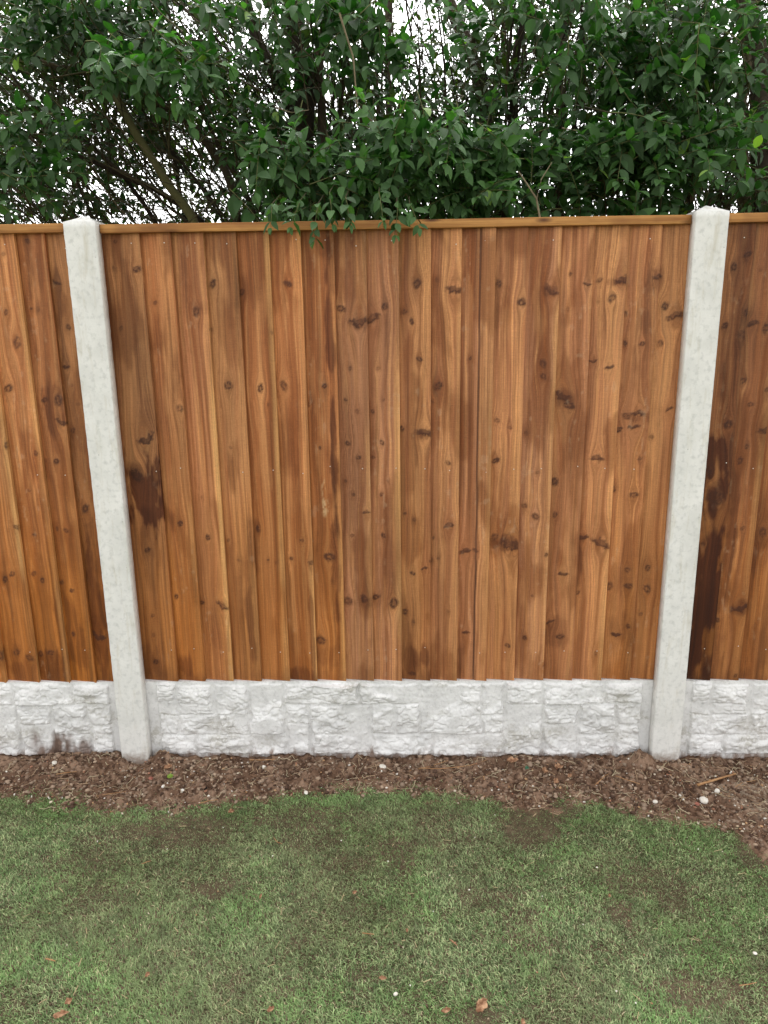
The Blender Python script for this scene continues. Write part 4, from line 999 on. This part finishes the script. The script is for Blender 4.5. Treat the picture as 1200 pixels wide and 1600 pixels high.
# leafy masses nearer the fence: photo region, count, depth range, leaf size, brightness
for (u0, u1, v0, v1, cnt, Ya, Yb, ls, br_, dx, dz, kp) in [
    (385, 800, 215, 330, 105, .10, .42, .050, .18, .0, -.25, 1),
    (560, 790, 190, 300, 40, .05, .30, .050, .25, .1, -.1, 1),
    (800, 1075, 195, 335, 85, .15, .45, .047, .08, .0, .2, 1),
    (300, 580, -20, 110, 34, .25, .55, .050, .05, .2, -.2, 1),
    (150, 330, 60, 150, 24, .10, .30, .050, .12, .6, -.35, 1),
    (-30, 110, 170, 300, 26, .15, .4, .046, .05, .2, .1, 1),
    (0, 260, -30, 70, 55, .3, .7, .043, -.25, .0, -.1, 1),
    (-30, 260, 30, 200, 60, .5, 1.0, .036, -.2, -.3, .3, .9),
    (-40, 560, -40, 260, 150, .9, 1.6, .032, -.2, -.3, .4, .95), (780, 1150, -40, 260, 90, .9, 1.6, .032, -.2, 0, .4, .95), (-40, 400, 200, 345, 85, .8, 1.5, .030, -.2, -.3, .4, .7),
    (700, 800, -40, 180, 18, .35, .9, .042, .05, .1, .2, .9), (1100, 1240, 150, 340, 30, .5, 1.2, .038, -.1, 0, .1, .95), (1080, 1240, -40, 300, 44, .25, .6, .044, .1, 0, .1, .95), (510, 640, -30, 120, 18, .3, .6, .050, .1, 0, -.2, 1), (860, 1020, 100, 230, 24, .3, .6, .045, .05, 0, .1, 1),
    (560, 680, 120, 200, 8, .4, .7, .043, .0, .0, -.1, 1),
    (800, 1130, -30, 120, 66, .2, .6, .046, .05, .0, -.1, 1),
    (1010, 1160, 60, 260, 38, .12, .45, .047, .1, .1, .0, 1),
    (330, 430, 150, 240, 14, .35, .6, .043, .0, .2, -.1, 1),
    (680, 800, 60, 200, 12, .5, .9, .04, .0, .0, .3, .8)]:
    for k in range(cnt):
        u, v = hr.uniform(u0, u1), hr.uniform(v0, v1); Y = hr.uniform(Ya, Yb)
        p = np.array(atY(u, v, Y)); d = np.array([dx + hr.normal(0, .55), -.55 + hr.normal(0, .35), dz + hr.normal(0, .45)])
        L = hr.uniform(.14, .28); dn = d / np.linalg.norm(d)
        st_ = p - dn * L * .5
        if st_[2] < 1.86 and st_[1] < .14: st_[2] = 1.9
        end = p + dn * L * .55
        if end[2] < 1.83 and end[1] < .12: continue
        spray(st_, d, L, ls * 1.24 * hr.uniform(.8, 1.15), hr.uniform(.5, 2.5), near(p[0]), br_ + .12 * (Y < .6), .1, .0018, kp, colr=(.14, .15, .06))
        # stalk that carries the shoot back to the hedge
        q = np.array([st_[0] + hr.normal(0, .15), st_[1] + hr.uniform(.25, .5), st_[2] - hr.uniform(-.1, .35)])
        m_ = (q + st_) / 2 + hr.normal(0, .02, 3)
        near(p[0])['tw'].append((np.array([q, m_, st_]), np.array([.0032, .0026, .0018]), BR[2]))
# the tips that hang in front of the cap rail
for (u, v, L, dx) in ((497, 318, .11, .0), (470, 312, .09, -.3), (620, 315, .10, .1), (640, 318, .08, .4), (540, 308, .08, .3), (425, 318, .07, -.1), (592, 300, .09, .2), (515, 300, .09, .1)):
    p = np.array(atY(u, v, -.03)); d = np.array([dx, -.35, -.9])
    spray(p, d, L, .046, 1.5, SH[2] if u < 560 else SH[3], .3, .0, .0016, 1, colr=(.14, .15, .06), hang=True)
    SHX = SH[2] if u < 560 else SH[3]
    SHX['tw'].append((np.array([p + np.array([0, .35, -.02]), p + np.array([0, .18, .05]), p]), np.array([.003, .0024, .0016]), BR[2]))
# pale dry shoots
for pts, Y, w_ in (([(530, 20), (552, 90), (558, 165), (596, 205)], .05, 2.6), ([(845, 348), (838, 310), (822, 285), (810, 268)], .03, 3.0), ([(838, 312), (846, 280), (862, 254)], .03, 2.2), ([(878, 200), (905, 205)], .2, 2.5), ([(430, 168), (455, 176), (482, 172)], .2, 2.2)):
    P = np.array([atY(a, b, Y + .02 * k) for k, (a, b) in enumerate(pts)])
    near(P[0][0])['tw'].append((P, np.linspace(w_, w_ * .6, len(P)) / 900, (0.20, .16, .10)))
nleaf = 0
for sh in SH:
    root = empty('hedge_shrub', (sh['x'], .8, 0), sh['label'], 'hedge shrub', 'privet hedge shrubs behind the fence')
    org = np.array([sh['x'], .8, 0])
    big = sh['st']
    v, f, c = tubes(big, 8)
    mesh_np('trunk', v - org, f, BARK, root, True, {'tint': ('FLOAT_COLOR', c)})
    v1, f1, c1 = tubes(sh['tw'], 4)
    L = sh['L']
    pos = np.array([l[0] for l in L]); dv = np.array([l[1] for l in L]); nr = np.array([l[2] for l in L]); ls = np.array([l[3] for l in L]); bt = np.array([l[4] for l in L])
    ok = ~((pos[:, 1] > -.02) & (pos[:, 1] < .13) & (pos[:, 2] < 1.80)); pos, dv, nr, ls, bt = pos[ok], dv[ok], nr[ok], ls[ok], bt[ok]
    # thin out against the sky
    dd = dens(pos); kk = (pos[:, 1] < .5) | (hr.random(len(pos)) < dd + .1)
    pos, dv, nr, ls, bt = pos[kk], dv[kk], nr[kk], ls[kk], bt[kk]
    n = len(pos); nleaf += n
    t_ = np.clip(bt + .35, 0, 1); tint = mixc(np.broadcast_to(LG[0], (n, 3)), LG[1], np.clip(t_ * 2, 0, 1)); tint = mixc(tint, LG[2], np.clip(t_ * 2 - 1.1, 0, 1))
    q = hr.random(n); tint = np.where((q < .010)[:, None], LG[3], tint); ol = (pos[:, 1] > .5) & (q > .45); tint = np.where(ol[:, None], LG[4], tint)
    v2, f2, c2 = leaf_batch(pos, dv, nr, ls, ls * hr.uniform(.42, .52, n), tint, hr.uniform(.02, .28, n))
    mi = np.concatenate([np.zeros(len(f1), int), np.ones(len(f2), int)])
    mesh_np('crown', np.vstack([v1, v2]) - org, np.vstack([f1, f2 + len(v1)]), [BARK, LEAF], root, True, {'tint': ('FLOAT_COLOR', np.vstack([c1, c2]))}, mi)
print('leaves', nleaf)
